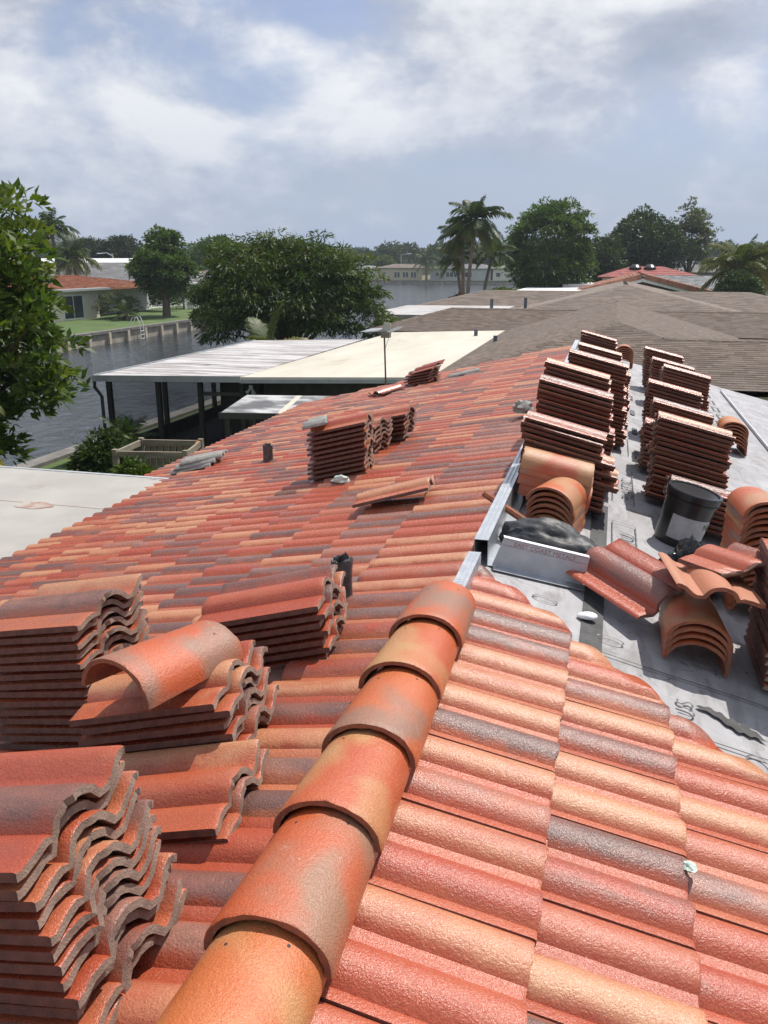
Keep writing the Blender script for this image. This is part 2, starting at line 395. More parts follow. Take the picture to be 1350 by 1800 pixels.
# ------------------------------------------------------------------ terrain and water
WZ = -.9
def structure(name, mb, mt, smooth=None):
    o = mb.build(name, mt, None, smooth); o['kind'] = 'structure'; return o
b = MB(); b.poly([(-4000, -200, WZ), (4000, -200, WZ), (4000, 8000, WZ), (-4000, 8000, WZ)]); structure('water', b, M_WATER)
b = MB(); b.prism([(-14.2, -150), (900, -150), (900, 150), (60, 150), (20, 128), (-4, 118), (-14.2, 104)], WZ-1.5, 0); structure('ground', b, M_GRASS)
b = MB(); b.prism([(-900, -150), (-37, -150), (-37, 112), (-60, 122), (-900, 122)], WZ-1.5, 0); structure('canal_bank_ground', b, M_GRASS)
FARY = 234.
b = MB(); b.prism([(-4000, FARY), (4000, FARY), (4000, 8000), (-4000, 8000)], WZ-1.5, 0.02); structure('far_shore_ground', b, M_GRASS)
# ------------------------------------------------------------------ our roof: frame
TAN = .25; SA = math.atan(TAN); cS, sS = math.cos(SA), math.sin(SA)
XR = -.572; ZR = H-1.373
Y0, Y1 = -3.0, 14.9
XE_L = -5.62; XE_R = 4.6
def frame(side):
    if side == 'L': return Vector((cS, 0, sS)), Vector((0, 1, 0)), Vector((-sS, 0, cS))
    return Vector((-cS, 0, sS)), Vector((0, -1, 0)), Vector((sS, 0, cS))
def slope_z(X): return ZR-TAN*abs(X-XR)
def on_slope(X, Y, dz=0.): return Vector((X, Y, slope_z(X)+dz))
house = empty('tiled_house', (-.5, 6, 0))
tag(house, 'house roof being tiled in blended red concrete tiles, its ridge running away from the viewer', 'house')
def hpart(mb, name, mt, smooth=None, bevel=0, parent=None):
    o = mb.build(name, mt, None, smooth, bevel); p = parent or house
    o.parent = p; o.matrix_parent_inverse = p.matrix_basis.inverted() if p is house else Matrix.Identity(4)
    return o
DK = .052
b = MB(); b.box(-5.0, 4.1, Y0+.4, Y1-.45, 0, 2.45); hpart(b, 'wall', M_STUCCO)
# deck: a folded slab, with gable ends closed below
b = MB()
pts = [(XE_L, slope_z(XE_L)-DK), (XR, ZR-DK), (XE_R, slope_z(XE_R)-DK)]
t_ = .11
poly = pts+[(x, z-t_) for x, z in pts[::-1]]
n = len(poly); V = [(x, y, z) for y in (Y0, Y1) for x, z in poly]
b.add(V, [tuple(range(n))[::-1], tuple(range(n, 2*n))]+[(i, (i+1) % n, n+(i+1) % n, n+i) for i in range(n)])
hpart(b, 'roof_deck', M_WOOD)
for y in (Y0+.42, Y1-.48):
    b = MB(); b.add([(-5, y, 2.44), (4.1, y, 2.44), (XR, y, ZR-DK-t_)]+[(-5, y+.03, 2.44), (4.1, y+.03, 2.44), (XR, y+.03, ZR-DK-t_)], [(0, 1, 2), (5, 4, 3), (0, 3, 4, 1), (1, 4, 5, 2), (2, 5, 3, 0)])
    hpart(b, 'gable_wall', M_STUCCO)
b = MB(); b.box(XE_L-.03, XE_L, Y0, Y1, slope_z(XE_L)-.24, slope_z(XE_L)-DK-.01); hpart(b, 'fascia', M_WHITE)
# underlayment: strips running along the roof on the right slope (each laps the one below)
def rslope(d, Y, h=0.):                   # d = distance down the right slope
    return Vector((XR+d*cS+h*sS, Y, ZR-DK-d*sS+h*cS))
sheets = []
k = 0
for d0_, d1_ in ((-.0, .62), (.56, 1.56), (1.50, 2.50), (2.44, 3.44), (3.38, 4.38), (4.32, 5.3)):
    b = MB(); hh = .004+.004*((5-k) % 2)+.004*(5-k)*.2
    ys = np.linspace(Y0, Y1-.005, 60)
    for i in range(len(ys)-1):
        b.add([rslope(d0_, ys[i], hh), rslope(d1_, ys[i], hh), rslope(d1_, ys[i+1], hh), rslope(d0_, ys[i+1], hh)], [(0, 1, 2, 3)])
    sheets.append((hpart(b, 'underlayment_sheet', M_UNDER), hh)); k += 1
b = MB()
b.add([rslope(.02, Y0, -.0)+Vector((-.1, 0, -.03)), rslope(.02, Y1-.005, 0)+Vector((-.1, 0, -.03)), rslope(.0, Y1-.005, .002), rslope(.0, Y0, .002)], [(0, 1, 2, 3)])
hpart(b, 'ridge_strip', M_UNDER)
def on_under(d, Y, h=0.02): return rslope(d, Y, h)
def d_of(X): return (X-XR)/cS
# tar bands and smears, sealant
def patch(poly, name, mt, h=.018, rim=0):
    b = MB(); P = [on_under(d_of(x), y, h) for x, y in poly]; b.poly(P); return hpart(b, name, mt)
patch([(-.03, 3.2), (.065, 3.15), (.075, 5.5), (-.02, 5.5)], 'tar_band', M_TAR)
sm = []
for i in range(26):
    t = i/25.; x = .43+.25*t; y = 3.07-.05*t-.05*t*t+.012*math.sin(9*t)
    wd = .008+.044*math.sin(math.pi*min(1, t*1.05))**.7*(.5+.8*t)*(1+.35*math.sin(37*t))
    sm.append((x, y, wd))
patch([(x, y+wd) for x, y, wd in sm]+[(x+.01, y-wd*.6) for x, y, wd in sm[::-1]], 'tar_smear', M_TAR, .019)
for yy, xa_, xb_ in ((3.27, -.3, 1.6), (2.84, .2, 1.8), (4.42, .1, 1.5), (6.6, .05, 2.5), (9.05, .0, 3.2), (11.6, .0, 3.6)):
    b = MB(); sg_ = 24
    for i in range(sg_):
        u0 = xa_+(xb_-xa_)*i/sg_; u1 = xa_+(xb_-xa_)*(i+1)/sg_; f0 = .006*math.sin(7*u0+yy); f1 = .006*math.sin(7*u1+yy)
        b.add([on_under(d_of(u0), yy+f0, .0185), on_under(d_of(u1), yy+f1, .0185), on_under(d_of(u1), yy+.007+f1, .0185), on_under(d_of(u0), yy+.007+f0, .0185)], [(0, 1, 2, 3)])
    hpart(b, 'lap_seam', M_TAR)
# ------------------------------------------------------------------ the S-tile
TW, TL, PER = .362, .510, .167          # width, length, barrel spacing
EXPO = .381; THK = .020
def profile(nseg=8, loose=False):
    if loose:          # what shows at the ends of the stacked tiles: flange, barrel, step, rising flange with a lip
        P = [(0, .004), (.012, .002), (.05, .012), (.085, .016), (.100, .010)]; C = [0, 0, .15, .15, 0]; B = [0]*5
        for i in range(1, nseg):
            t = i/nseg; z = .010+.046*(max(0, 1-(2*t-1)**2))**.66
            P.append((.100+.150*t, z)); C.append(min(1., z/.056*1.05)**1.3); B.append(0)
        P += [(.250, .012), (.272, .010), (.290, .018), (.318, .040), (.340, .049), (.352, .050), (TW, .044)]; C += [0, 0, .2, .6, .8, .8, .3]; B += [0, .5, 1, 1, 1, 1, 1]
        return np.array(P), np.array(C), np.array(B, float)
    y0 = .026; bw = .132; hgt = .034
    P = [(0, .004), (.012, -.002), (y0, 0)]; C = [0, 0, 0]; B = [0, 0, 0]
    for kk in (0, 1):
        s0 = y0+kk*PER
        if kk: P.append((s0, .001)); C.append(0); B.append(1)
        for i in range(1, nseg):
            t = i/nseg; z = hgt*(max(0, 1-(2*t-1)**2))**.74
            P.append((s0+bw*t, z)); C.append(min(1., z/hgt*1.05)**1.5); B.append(kk)
        P.append((s0+bw, .003)); C.append(0); B.append(kk)
    P += [(y0+PER+bw+.012, .010), (TW, .013)]; C += [0, 0]; B += [1, 1]
    return np.array(P), np.array(C), np.array(B, float)
def tile_mesh(name, nx=1, nseg=8, jag=0., seed=0, mats=None, rnd=0.0, loose=False):
    P, C, B = profile(nseg, loose); n = len(P)
    rg = np.random.default_rng(seed)
    tang = np.gradient(P, axis=0); nor = np.stack([-tang[:, 1], tang[:, 0]], 1); nor /= np.linalg.norm(nor, axis=1)[:, None]
    Q = P-nor*THK
    Q[:, 1] = np.maximum(Q[:, 1], -.024)
    V, F, MI, cr, br = [], [], [], [], []
    xs = np.linspace(0, TL, nx+1)
    if nx > 4: xs = np.concatenate([[0, .008, .03], np.linspace(.06, TL-.06, nx-4), [TL-.03, TL-.008, TL]])
    m = len(xs)
    cut0 = np.cumsum(rg.normal(0, 1, n)); cut0 = (cut0-np.linspace(cut0[0], cut0[-1], n))*.0016*jag+rg.normal(0, .0016, n)*jag
    cut1 = np.cumsum(rg.normal(0, 1, n)); cut1 = (cut1-np.linspace(cut1[0], cut1[-1], n))*.0016*jag+rg.normal(0, .0016, n)*jag
    for layer in (P, Q):
        for i, x in enumerate(xs):
            for j in range(n):
                xx = x
                if i == 0: xx += cut0[j]
                if i == m-1: xx += cut1[j]
                z = layer[j, 1]
                if rnd and layer is P and i in (0, m-1): z -= rnd
                V.append((xx, layer[j, 0], z)); cr.append(C[j]); br.append(B[j])
    o2 = m*n
    for i in range(m-1):
        for j in range(n-1):
            a = i*n+j
            F.append((a, a+n, a+n+1, a+1)); MI.append(0)
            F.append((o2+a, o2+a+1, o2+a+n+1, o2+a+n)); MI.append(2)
        for j, flip in ((0, 0), (n-1, 1)):
            a = i*n+j; q = (a, o2+a, o2+a+n, a+n)
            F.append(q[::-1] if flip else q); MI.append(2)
    for i, flip in ((0, 0), (m-1, 1)):
        for j in range(n-1):
            a = i*n+j; q = (a, a+1, o2+a+1, o2+a)
            F.append(q[::-1] if flip else q); MI.append(1)
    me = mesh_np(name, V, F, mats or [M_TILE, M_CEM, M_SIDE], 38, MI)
    for nm, arr in (('crown', cr), ('bar', br)):
        at = me.attributes.new(nm, 'FLOAT', 'POINT'); at.data.foreach_set('value', np.array(arr, np.float32))
    return me
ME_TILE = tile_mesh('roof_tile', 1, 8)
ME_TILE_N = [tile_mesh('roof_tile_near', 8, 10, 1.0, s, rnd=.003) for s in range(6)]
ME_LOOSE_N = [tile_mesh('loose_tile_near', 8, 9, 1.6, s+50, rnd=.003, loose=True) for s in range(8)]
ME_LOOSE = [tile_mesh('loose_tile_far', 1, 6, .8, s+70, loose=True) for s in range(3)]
def cap_mesh(name, L=.43, r0=.142, r1=.124, rise=.82, thk=.019, nseg=18, nx=8, jag=1., seed=0):
    """barrel ridge cap: axis along +x, wide (butt) end at x=0"""
    rg = np.random.default_rng(seed)
    xs = np.concatenate([[0, .006], np.linspace(.03, L-.03, nx-3), [L-.006, L]]); m = len(xs)
    V, F, MI, cr, br = [], [], [], [], []
    for li in (0, 1):
        for i, x in enumerate(xs):
            r = r0+(r1-r0)*x/L-(thk if li else 0)
            if not li and i in (0, m-1): r -= .003
            for j in range(nseg+1):
                a = math.pi*(j/nseg)
                xx = x+(rg.normal(0, .0016)*jag if i in (0, m-1) else 0)
                V.append((xx, -r*math.cos(a), r*rise*math.sin(a)**.9 if 0 < j < nseg else 0)); cr.append(math.sin(a)); br.append(0)
    n = nseg+1; o2 = m*n
    for i in range(m-1):
        for j in range(n-1):
            a = i*n+j
            F.append((a, a+n, a+n+1, a+1)); MI.append(0)
            F.append((o2+a, o2+a+1, o2+a+n+1, o2+a+n)); MI.append(1)
        for j, fl in ((0, 0), (n-1, 1)):
            a = i*n+j; q = (a, o2+a, o2+a+n, a+n); F.append(q[::-1] if fl else q); MI.append(0)
    for i, fl in ((0, 0), (m-1, 1)):
        for j in range(n-1):
            a = i*n+j; q = (a, a+1, o2+a+1, o2+a); F.append(q[::-1] if fl else q); MI.append(1)
    for hx, ha in ((L-.07, R_(62)), (L-.10, R_(118))):       # nail holes
        r = r0+(r1-r0)*hx/L+.0006; b0 = len(V)
        for j in range(7):
            q = 2*math.pi*j/7; aa = ha+.0042*math.sin(q)/r
            V.append((hx+.0042*math.cos(q), -r*math.cos(aa), r*rise*math.sin(aa)**.9)); cr.append(0); br.append(0)
        F.append(tuple(b0+j for j in range(7))); MI.append(2)
    me = mesh_np(name, V, F, [M_CAP, M_CAPC, M_INK], 38, MI)
    for nm, arr in (('crown', cr), ('bar', br)):
        at = me.attributes.new(nm, 'FLOAT', 'POINT'); at.data.foreach_set('value', np.array(arr, np.float32))
    return me
ME_CAP = [cap_mesh('ridge_cap', seed=s) for s in range(4)]
def rcol(o, a=None, b_=None, c=None):
    o.color = (a if a is not None else random.random(), b_ if b_ is not None else random.random(), c if c is not None else random.random(), 1)
def basis(ex, ey, ez, o):
    M = Matrix.Identity(4)
    for i, v in enumerate((ex, ey, ez, o)):
        for r in range(3): M[r][i] = v[r]
    return M
def tile_matrix(side, d, Yc, jit=1.):
    """roof-laid tile: butt at distance d down the slope, centred on Yc"""
    up, ey, nn = frame(side)
    th = .0735+random.uniform(-.004, .006)*jit
    ex = up*math.cos(th)-nn*math.sin(th); ez = nn*math.cos(th)+up*math.sin(th)
    yw = random.uniform(-.004, .004)*jit
    ex2 = ex*math.cos(yw)+ey*math.sin(yw); ey2 = ey*math.cos(yw)-ex*math.sin(yw)
    P = Vector((XR, Yc, ZR-DK))-up*(d+random.uniform(-.004, .004)*jit)+nn*.062
    return basis(ex2, ey2, ez, P-ey2*(.030+PER/2-.0245+.05))
INV_H = house.matrix_basis.inverted()
def hchild(name, me, M, parent=house):
    o = bpy.data.objects.new(name, me); COL.objects.link(o); o.parent = parent; o.matrix_parent_inverse = INV_H; o.matrix_basis = M
    return o
left = []
D0 = .512
for k in range(14):
    d = D0+EXPO*k
    if XR-d*cS < XE_L-.09: break
    off = (k % 2)*PER
    y = Y0+.17+off
    while y < Y1-.1:
        if not (XR-d*cS < -4.98 and y < 8.0): left.append((d, y))
        y += 2*PER
def dist_in_frame(side, d, y):
    X = XR-(d-.2)*cS if side == 'L' else XR+(d-.2)*cS
    p = pix((X, y, slope_z(X))); ok = -80 < p[0] < 1430 and p[1] < 1880 and p[2] > .05
    return (0 if ok else 100)+math.hypot(X, y)
left.sort(key=lambda q: dist_in_frame('L', *q))
for d, y in left[:262]:
    M = tile_matrix('L', d, y)
    o = hchild('roof_tile', random.choice(ME_TILE_N) if math.hypot(y, d) < 4 else ME_TILE, M); rcol(o)
rest = left[262:]
def joined_tiles(name, Ms):
    tv = np.empty(len(ME_TILE.vertices)*3, np.float32); ME_TILE.vertices.foreach_get('co', tv); tv = tv.reshape(-1, 3)
    tf = np.array([p.vertices[:] for p in ME_TILE.polygons]); mi = np.array([p.material_index for p in ME_TILE.polygons])
    cr = np.empty(len(tv), np.float32); ME_TILE.attributes['crown'].data.foreach_get('value', cr)
    br = np.empty(len(tv), np.float32); ME_TILE.attributes['bar'].data.foreach_get('value', br)
    V = []; F = []; S = []
    for i, M in enumerate(Ms):
        A = np.array(M); V.append(tv@A[:3, :3].T+A[:3, 3]); F.append(tf+i*len(tv))
        S.append(np.tile(RNG.random(3), (len(tv), 1)))
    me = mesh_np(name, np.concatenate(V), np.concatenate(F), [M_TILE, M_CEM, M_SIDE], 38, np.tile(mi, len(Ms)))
    for nm, arr in (('crown', np.tile(cr, len(Ms))), ('bar', np.tile(br, len(Ms)))):
        at = me.attributes.new(nm, 'FLOAT', 'POINT'); at.data.foreach_set('value', arr.astype(np.float32))
    at = me.attributes.new('tseed', 'FLOAT_VECTOR', 'POINT'); at.data.foreach_set('vector', np.concatenate(S).astype(np.float32).ravel())
    return me
o = hchild('far_roof_tiles', joined_tiles('far_roof_tiles', [tile_matrix('L', d, y) for d, y in rest]), Matrix.Identity(4))
o.color = (0, 0, 0, 1); o['kind'] = 'stuff'
# right slope: laid courses end in a diagonal cut
def diag_y(X): return 3.62-(X+.45)*.93
cutn = Vector((.93, 1, 0)).normalized()
behind = []
for k in range(4):
    d = D0+EXPO*k; off = (k % 2)*PER; y = -2.9+off
    while y < 4.2:
        Xb = XR+d*cS; Xh = XR+(d-EXPO)*cS
        M = tile_matrix('R', d, y)
        if y-.17 > diag_y(Xh): break
        if y < .55: behind.append(M)
        else:
            me = random.choice(ME_TILE_N)
            if y+.2 > diag_y(Xb)-.05:
                bm = bmesh.new(); bm.from_mesh(me)
                Mi = M.inverted(); pc = Mi@Vector((-.45, 3.62, 3.3)); pn = (M.to_3x3().transposed()@cutn)
                r = bmesh.ops.bisect_plane(bm, geom=bm.verts[:]+bm.edges[:]+bm.faces[:], plane_co=pc, plane_no=pn, clear_outer=True)
                ed = [e for e in r['geom_cut'] if isinstance(e, bmesh.types.BMEdge)]
                try:
                    fr = bmesh.ops.holes_fill(bm, edges=ed, sides=0)
                    for f in fr['faces']: f.material_index = 1
                except Exception: pass
                if not len(bm.verts): bm.free(); y += 2*PER; continue
                me = me.copy(); bm.to_mesh(me); bm.free()
            o = hchild('roof_tile', me, M); rcol(o)
        y += 2*PER
o = hchild('laid_roof_tiles', joined_tiles('laid_roof_tiles', behind), Matrix.Identity(4)); o.color = (0, 0, 0, 1); o['kind'] = 'stuff'
# ridge caps: the far one laps over the nearer one
capc = [(.15, .3, .12), (.45, .2, .35), (.55, .5, .10), (.8, .1, .42), (.3, .9, .16), (.62, .3, .40), (.2, .5, .05), (.5, .1, .9), (.7, .3, .3), (.3, .5, .6)]
for i, y in enumerate((2.735, 2.345, 1.955, 1.595, 1.22, .84, .46, .08, -.30, -.68)):
    th = -.045
    ex = Vector((0, math.cos(th), math.sin(th))); ez = Vector((0, -math.sin(th), math.cos(th))); ey = ez.cross(ex)
    M = basis(ex, ey, ez, Vector((XR+random.uniform(-.006, .006), y, ZR+.017)))
    o = hchild('ridge_cap', ME_CAP[i % 4], M); rcol(o, *capc[i])
# mortar bed under the caps
b = MB(); b.box(XR-.085, XR+.085, -1., 3.12, ZR-.06, ZR+.055); hpart(b, 'mortar_bed', M_CEM)
# eave and far edge trim
# ridge channel of folded galvanised sheet (starts where the caps end)
def channel(ya, yb, x, z, wd, hh, name, tilt=0):
    b = MB(); t = .003
    b.box(x-wd/2, x-wd/2+t, ya, yb, z-hh, z); b.box(x+wd/2-t, x+wd/2, ya, yb, z-hh, z); b.box(x-wd/2, x+wd/2, ya, yb, z, z+t)
    b.box(x+wd/2+.0005, x+wd/2+.05, ya, yb, z-hh, z-hh+t); b.box(x-wd/2-.04, x-wd/2-.0005, ya, yb, z-hh, z-hh+t)
    return hpart(b, name, M_METAL)
ch = channel(3.80, 14.9, XR+.045, ZR+.075, .07, .13, 'ridge_channel')
b = MB()
for i in range(120):                       # pierced nail slots along the top flange
    for xo in (-.018, .006):
        y = 3.83+i*.026+(.013 if xo > 0 else 0)
        b.box(XR+.045+xo, XR+.045+xo+.010, y, y+.014, ZR+.0782, ZR+.0795)
so = hpart(b, 'nail_slots', M_METALP); so['kind'] = 'stuff'
channel(3.22, 3.70, XR+.03, ZR+.045, .06, .10, 'ridge_channel')
b = MB()
for i in range(16):
    for xo in (-.016, .006):
        y = 3.24+i*.028; b.box(XR+.03+xo, XR+.03+xo+.010, y, y+.014, ZR+.0482, ZR+.0495)
so = hpart(b, 'nail_slots', M_METALP); so['kind'] = 'stuff'
# lead vent-pipe boots on the left slope
def boot(X, Y, h, r, seed):
    rg = random.Random(seed); P = on_slope(X, Y, -.02)
    b = MB(); n = 18; prof = [(1.25, -.02), (1.12, .02), (1.04, h*.4), (1.0, h*.75), (1.05, h*.93), (.98, h), (.82, h-.01), (.80, h-.06)]
    for q, (rr, z) in enumerate(prof):
        for j in range(n):
            a = 2*math.pi*j/n; wob = 1+(.10*math.sin(3*a+seed)+.06*math.sin(7*a+q) if q >= 3 else .03*math.sin(4*a+q))
            b.v.append((P.x+r*rr*wob*math.cos(a), P.y+r*rr*wob*math.sin(a), P.z+z+(rg.uniform(-.014, .014) if q >= 4 else 0)))
    for q in range(len(prof)-1):
        for j in range(n): b.f.append((q*n+j, q*n+(j+1) % n, (q+1)*n+(j+1) % n, (q+1)*n+j))
    hpart(b, 'vent_pipe_boot', M_LEAD, 50)
boot(-1.09, 3.32, .25, .048, 1); boot(-3.49, 8.15, .23, .052, 2)
# coated flat roof that ties into the eave on the left
b = MB(); b.box(-16, -4.80, -4, 8.36, 2.585, 2.665); hpart(b, 'flat_roof', M_CONC)
b = MB(); b.box(-16, -4.80, 8.36, 8.41, 2.50, 2.672); hpart(b, 'flat_roof_edge', M_METALP)
pp = [at_z(60+34*math.cos(a)*(1+.08*math.sin(3*a)), 888+6*math.sin(a)*(1+.1*math.sin(5*a)), 2.6692) for a in np.linspace(0, 2*math.pi, 20)[:-1]]
b = MB(); b.poly(pp); hpart(b, 'rust_stain', M_STAIN)
b = MB()
for yy in (7.1, 5.4, 3.7): b.box(-16, -4.9, yy, yy+.05, 2.665, 2.669)
hpart(b, 'roof_seam', pm('roof_seam', (.33, .30, .265), (.38, .35, .31), 3, .9))
b = MB(); b.box(-15.6, -5.75, -3.6, 8.1, 0, 2.58); hpart(b, 'patio_wall', M_STUCCO)
# ------------------------------------------------------------------ stacked and loose roof tiles (each a thing)
def stack_frame(side, yaw):
    up, ey, nn = frame(side)
    c, s = math.cos(yaw), math.sin(yaw)
    return up*c+ey*s, ey*c-up*s, nn
def tile_thing(M, label, group=None, me=None, col=None, name='loose_tile', cat='roof tile'):
    o = bpy.data.objects.new(name, me or random.choice(ME_LOOSE_N)); COL.objects.link(o); o.matrix_world = M
    if col: rcol(o, *col)
    else: rcol(o)
    tag(o, label, cat, group); return o
ORD = 'lowest second third fourth fifth sixth seventh eighth ninth tenth eleventh twelfth thirteenth fourteenth fifteenth sixteenth seventeenth eighteenth nineteenth twentieth'.split()
ORD[0] = 'first'
def stack(side, X, Y, n, where, yaw=0., pitch=.035, fan=0., jit=.006, lip=0., top=None, me=None, group=True, slide=(0, 0), flip=False, base=.02, colf=None):
    """n tiles, centred on (X, Y), straight up; fan = how far each lower tile sticks out past the next one up (towards local +x)"""
    ex, ey, nn = stack_frame(side, R_(yaw))
    ms = me or [random.choice(ME_LOOSE_N if Y < 4 else ME_LOOSE) for _ in range(n)]
    hz_ = base
    for k in range(n):
        if k: hz_ += pitch*random.choice((.94, .97, 1, 1.03, 1.10))
        jx = random.uniform(-jit, jit)*(2.2 if random.random() < .18 else 1); jy = random.uniform(-jit, jit)*.9
        P = on_slope(X, Y, hz_)+ex*(jx-fan*k+(lip if k % 2 else 0))+ey*(jy)+Vector((slide[0]*k, slide[1]*k, 0))
        a = random.uniform(-.02, .02)
        x2 = ex*math.cos(a)+ey*math.sin(a); y2 = ey*math.cos(a)-ex*math.sin(a)
        M = basis(x2, y2, nn, P-x2*TL/2-y2*TW/2)
        tp = top if (k == n-1 and top) else None
        tile_thing(M, tp or (('topmost tile of ' if k == n-1 else ORD[k]+' tile from the bottom of ')+where), 'tiles of '+where, ms[k], colf(k) if colf else None)
# five stacks in the left foreground
stack('L', -1.085, 1.215, 12, 'the fanned-out stack in the bottom left corner', -2, .0355, fan=.0125, jit=.005, lip=.016,
      top='topmost roof tile, red and pink, of the fanned stack in the bottom left corner',
      colf=lambda k: (.10, .34, .05) if k == 11 else None)
stack('L', -1.10, 1.77, 2, 'the two-tile pile beside the ridge caps', 3, .037, fan=.03, base=.03)
stack('L', -1.235, 2.13, 7, 'the low stack that carries a single barrel cap', 3, .036, fan=.010, lip=.02, base=.03)
stack('L', -1.83, 2.36, 14, 'the tall stack cut off by the left edge', -9, .0355, fan=.002, lip=.015, base=.03,
      top='topmost pale pink roof tile of the tall stack at the left edge', colf=lambda k: (.9, .62, .5) if k == 13 else None)
stack('L', -1.20, 2.83, 7, 'the stack just in front of the near vent pipe', 5, .0345, fan=.005, lip=.018, base=.03,
      top='topmost roof tile, red and mauve, of the stack in front of the near vent pipe', colf=lambda k: (.33, .1, .1) if k == 6 else None)
# stacks further down the left slope
stack('L', -2.13, 6.55, 11, 'the upright stack in the middle of the left slope', 3, .041, fan=.0, jit=.012)
stack('L', -2.22, 7.42, 7, 'the leaning stack on the left slope', -15, .043, fan=-.004, jit=.012)
stack('L', -2.08, 7.86, 6, 'the pushed-over pile behind the leaning stack', -9, .042, fan=-.006, jit=.02, base=.07)
stack('L', -2.95, 13.5, 5, 'the small far pile near the antenna', -22, .045, fan=0, jit=.03)
stack('L', -3.45, 13.05, 2, 'the two tiles lying beside the small far pile', 55, .045, jit=.02)
def leaning(side, X, Y, yaw, tilt_along, tilt_across, label, h=.03, col=None, me=None, name='loose_tile'):
    ex, ey, nn = stack_frame(side, R_(yaw)); f3 = basis(ex, ey, nn, Vector((0, 0, 0)))
    Rm = Matrix.Rotation(R_(tilt_across), 4, 'X')@Matrix.Rotation(R_(tilt_along), 4, 'Y')
    M = Matrix.Translation(on_slope(X, Y, h))@f3@Rm@Matrix.Translation((-TL/2, -TW/2, 0))
    return tile_thing(M, label, None, me or ME_LOOSE_N[0], col, name)
leaning('L', -1.29, 5.10, 5, -2, -7, 'single loose tan roof tile lying askew on the laid left slope', .085, (.62, .5, .4))
leaning('L', -2.86, 13.48, -30, -4, 5, 'broken half of a red tile tossed on the small far pile', .26, (.3, .3, .3))
# row of stacks along the ridge (right of it) and the parallel row further right
row1 = [(-.215, 5.27, 14, 0, 'the nearest stack of the row along the ridge'), (-.155, 5.88, 19, 0, 'the second, tallest stack of the row along the ridge'),
        (-.19, 6.75, 19, -1, 'the third stack of the row along the ridge'), (-.06, 7.55, 20, 0, 'the fourth stack of the row along the ridge'),
        (-.02, 8.5, 17, -2, 'the fifth stack of the row along the ridge'), (-.06, 10.2, 15, 1, 'the sixth stack of the row along the ridge'),
        (-.13, 12.6, 13, -4, 'the farthest stack of the row along the ridge')]
for X, Y, n, yw, wh in row1:
    stack('R', X, Y, n, wh, yw, .0335, jit=.017, lip=0, slide=(random.uniform(-.001, .001), 0), base=.0,
          fan=-.0015)
row2 = [(.70, 5.22+.35, 8, 2, 'the stack right behind the black bucket'), (.605, 6.1, 17, 1, 'the second stack of the outer row, behind the bucket'),
        (.56, 6.95, 11, 0, 'the third, lower stack of the outer row'), (.665, 7.6, 14, -1, 'the fourth stack of the outer row'), (.645, 8.55, 15, 0, 'the fifth stack of the outer row'),
        (.83, 9.7, 17, 0, 'the sixth stack of the outer row'), (.78, 10.8, 15, 0, 'the seventh stack of the outer row'),
        (.74, 12.0, 15, 1, 'the farthest stack of the outer row')]
for X, Y, n, yw, wh in row2:
    stack('R', X, Y, n, wh, yw, .0335, jit=.015, base=.0, slide=(random.uniform(-.001, .001), 0))
# tall stack cut by the right edge of the picture: tiles lie along the roof, ends towards the viewer
stack('R', .91, 3.66, 15, 'the tall stack cut off by the right edge', 90, .036, jit=.008, fan=-.004, base=.0)
# half-tiles that stick out of the near ridge stack
for i, (dx, dz, dy) in enumerate(((.045, .30, -.012), (.062, .235, -.018), (.075, .17, -.022))):
    ex, ey, nn = stack_frame('R', 0)
    me = ME_LOOSE_N[i]
    M = basis(ex, ey, nn, on_slope(-.205+dx, 5.27+dy, dz)-ex*TL/2-ey*TW/2)
    tile_thing(M, ('upper', 'middle', 'lower')[i]+' of three tiles sticking out of the nearest ridge stack', None, me, (.55+.1*i, .9, .5))
# ------------------------------------------------------------------ stacks of barrel caps
def cap_stack(side, X, Y, n, where, yaw=0., pitch=.034, tilt=0., jit=.008, base=-.03, slide=0., topcol=None, lean=(0, 0)):
    """axis runs along local x after yaw; yaw=90 points the wide end at the viewer"""
    ex, ey, nn = stack_frame(side, R_(yaw))
    if side == 'R' and abs(yaw) > 45: pass
    for k in range(n):
        a = random.uniform(-.02, .02); x2 = ex*math.cos(a)+ey*math.sin(a); y2 = ey*math.cos(a)-ex*math.sin(a)
        t = R_(tilt); x3 = x2*math.cos(t)+nn*math.sin(t); n3 = nn*math.cos(t)-x2*math.sin(t)
        P = on_slope(X, Y, base+k*pitch)+ex*(random.uniform(-jit, jit)+slide*k)+Vector((lean[0]*k, lean[1]*k, 0))
        M = basis(x3, y2, n3, P-x3*.215)
        top = k == n-1
        o = tile_thing(M, ('topmost cap of ' if top else ORD[k]+' cap from the bottom of ')+where, 'caps of '+where, ME_CAP[k % 4], topcol if top else None, 'ridge_cap_tile', 'ridge cap')
cap_stack('R', 1.30, 9.1, 7, 'the outlying cap stack on the white sheet', -90, .034, topcol=(.6, .5, .45))
cap_stack('R', 1.06, 10.6, 6, 'the cap stack half hidden behind the outer row', -90, .034, topcol=(.6, .5, .4))
cap_stack('R', .26, 14.2, 7, 'the farthest cap stack by the roof end', -90, .034)
cap_stack('R', 1.03, 12.3, 4, 'the low cap stack peeking out behind the outer row', -90, .034)
cap_stack('R', .81, 4.45, 16, 'the big cap stack cut off by the right edge', -86, .034, tilt=-4, slide=-.004, topcol=(.45, .5, .55))
cap_stack('R', .455, 3.63, 4, 'the cap pile that carries the upturned tile', -88, .034, topcol=(.4, .5, .3))
cap_stack('R', -.215, 4.72, 6, 'the cap stack next to the black plastic bag', -100, .033, topcol=(.5, .2, .5))
cap_stack('R', -.27, 5.02, 6, 'the pile of caps lying crosswise on the ridge', 5, .034, base=.05, topcol=(.9, .2, .32))
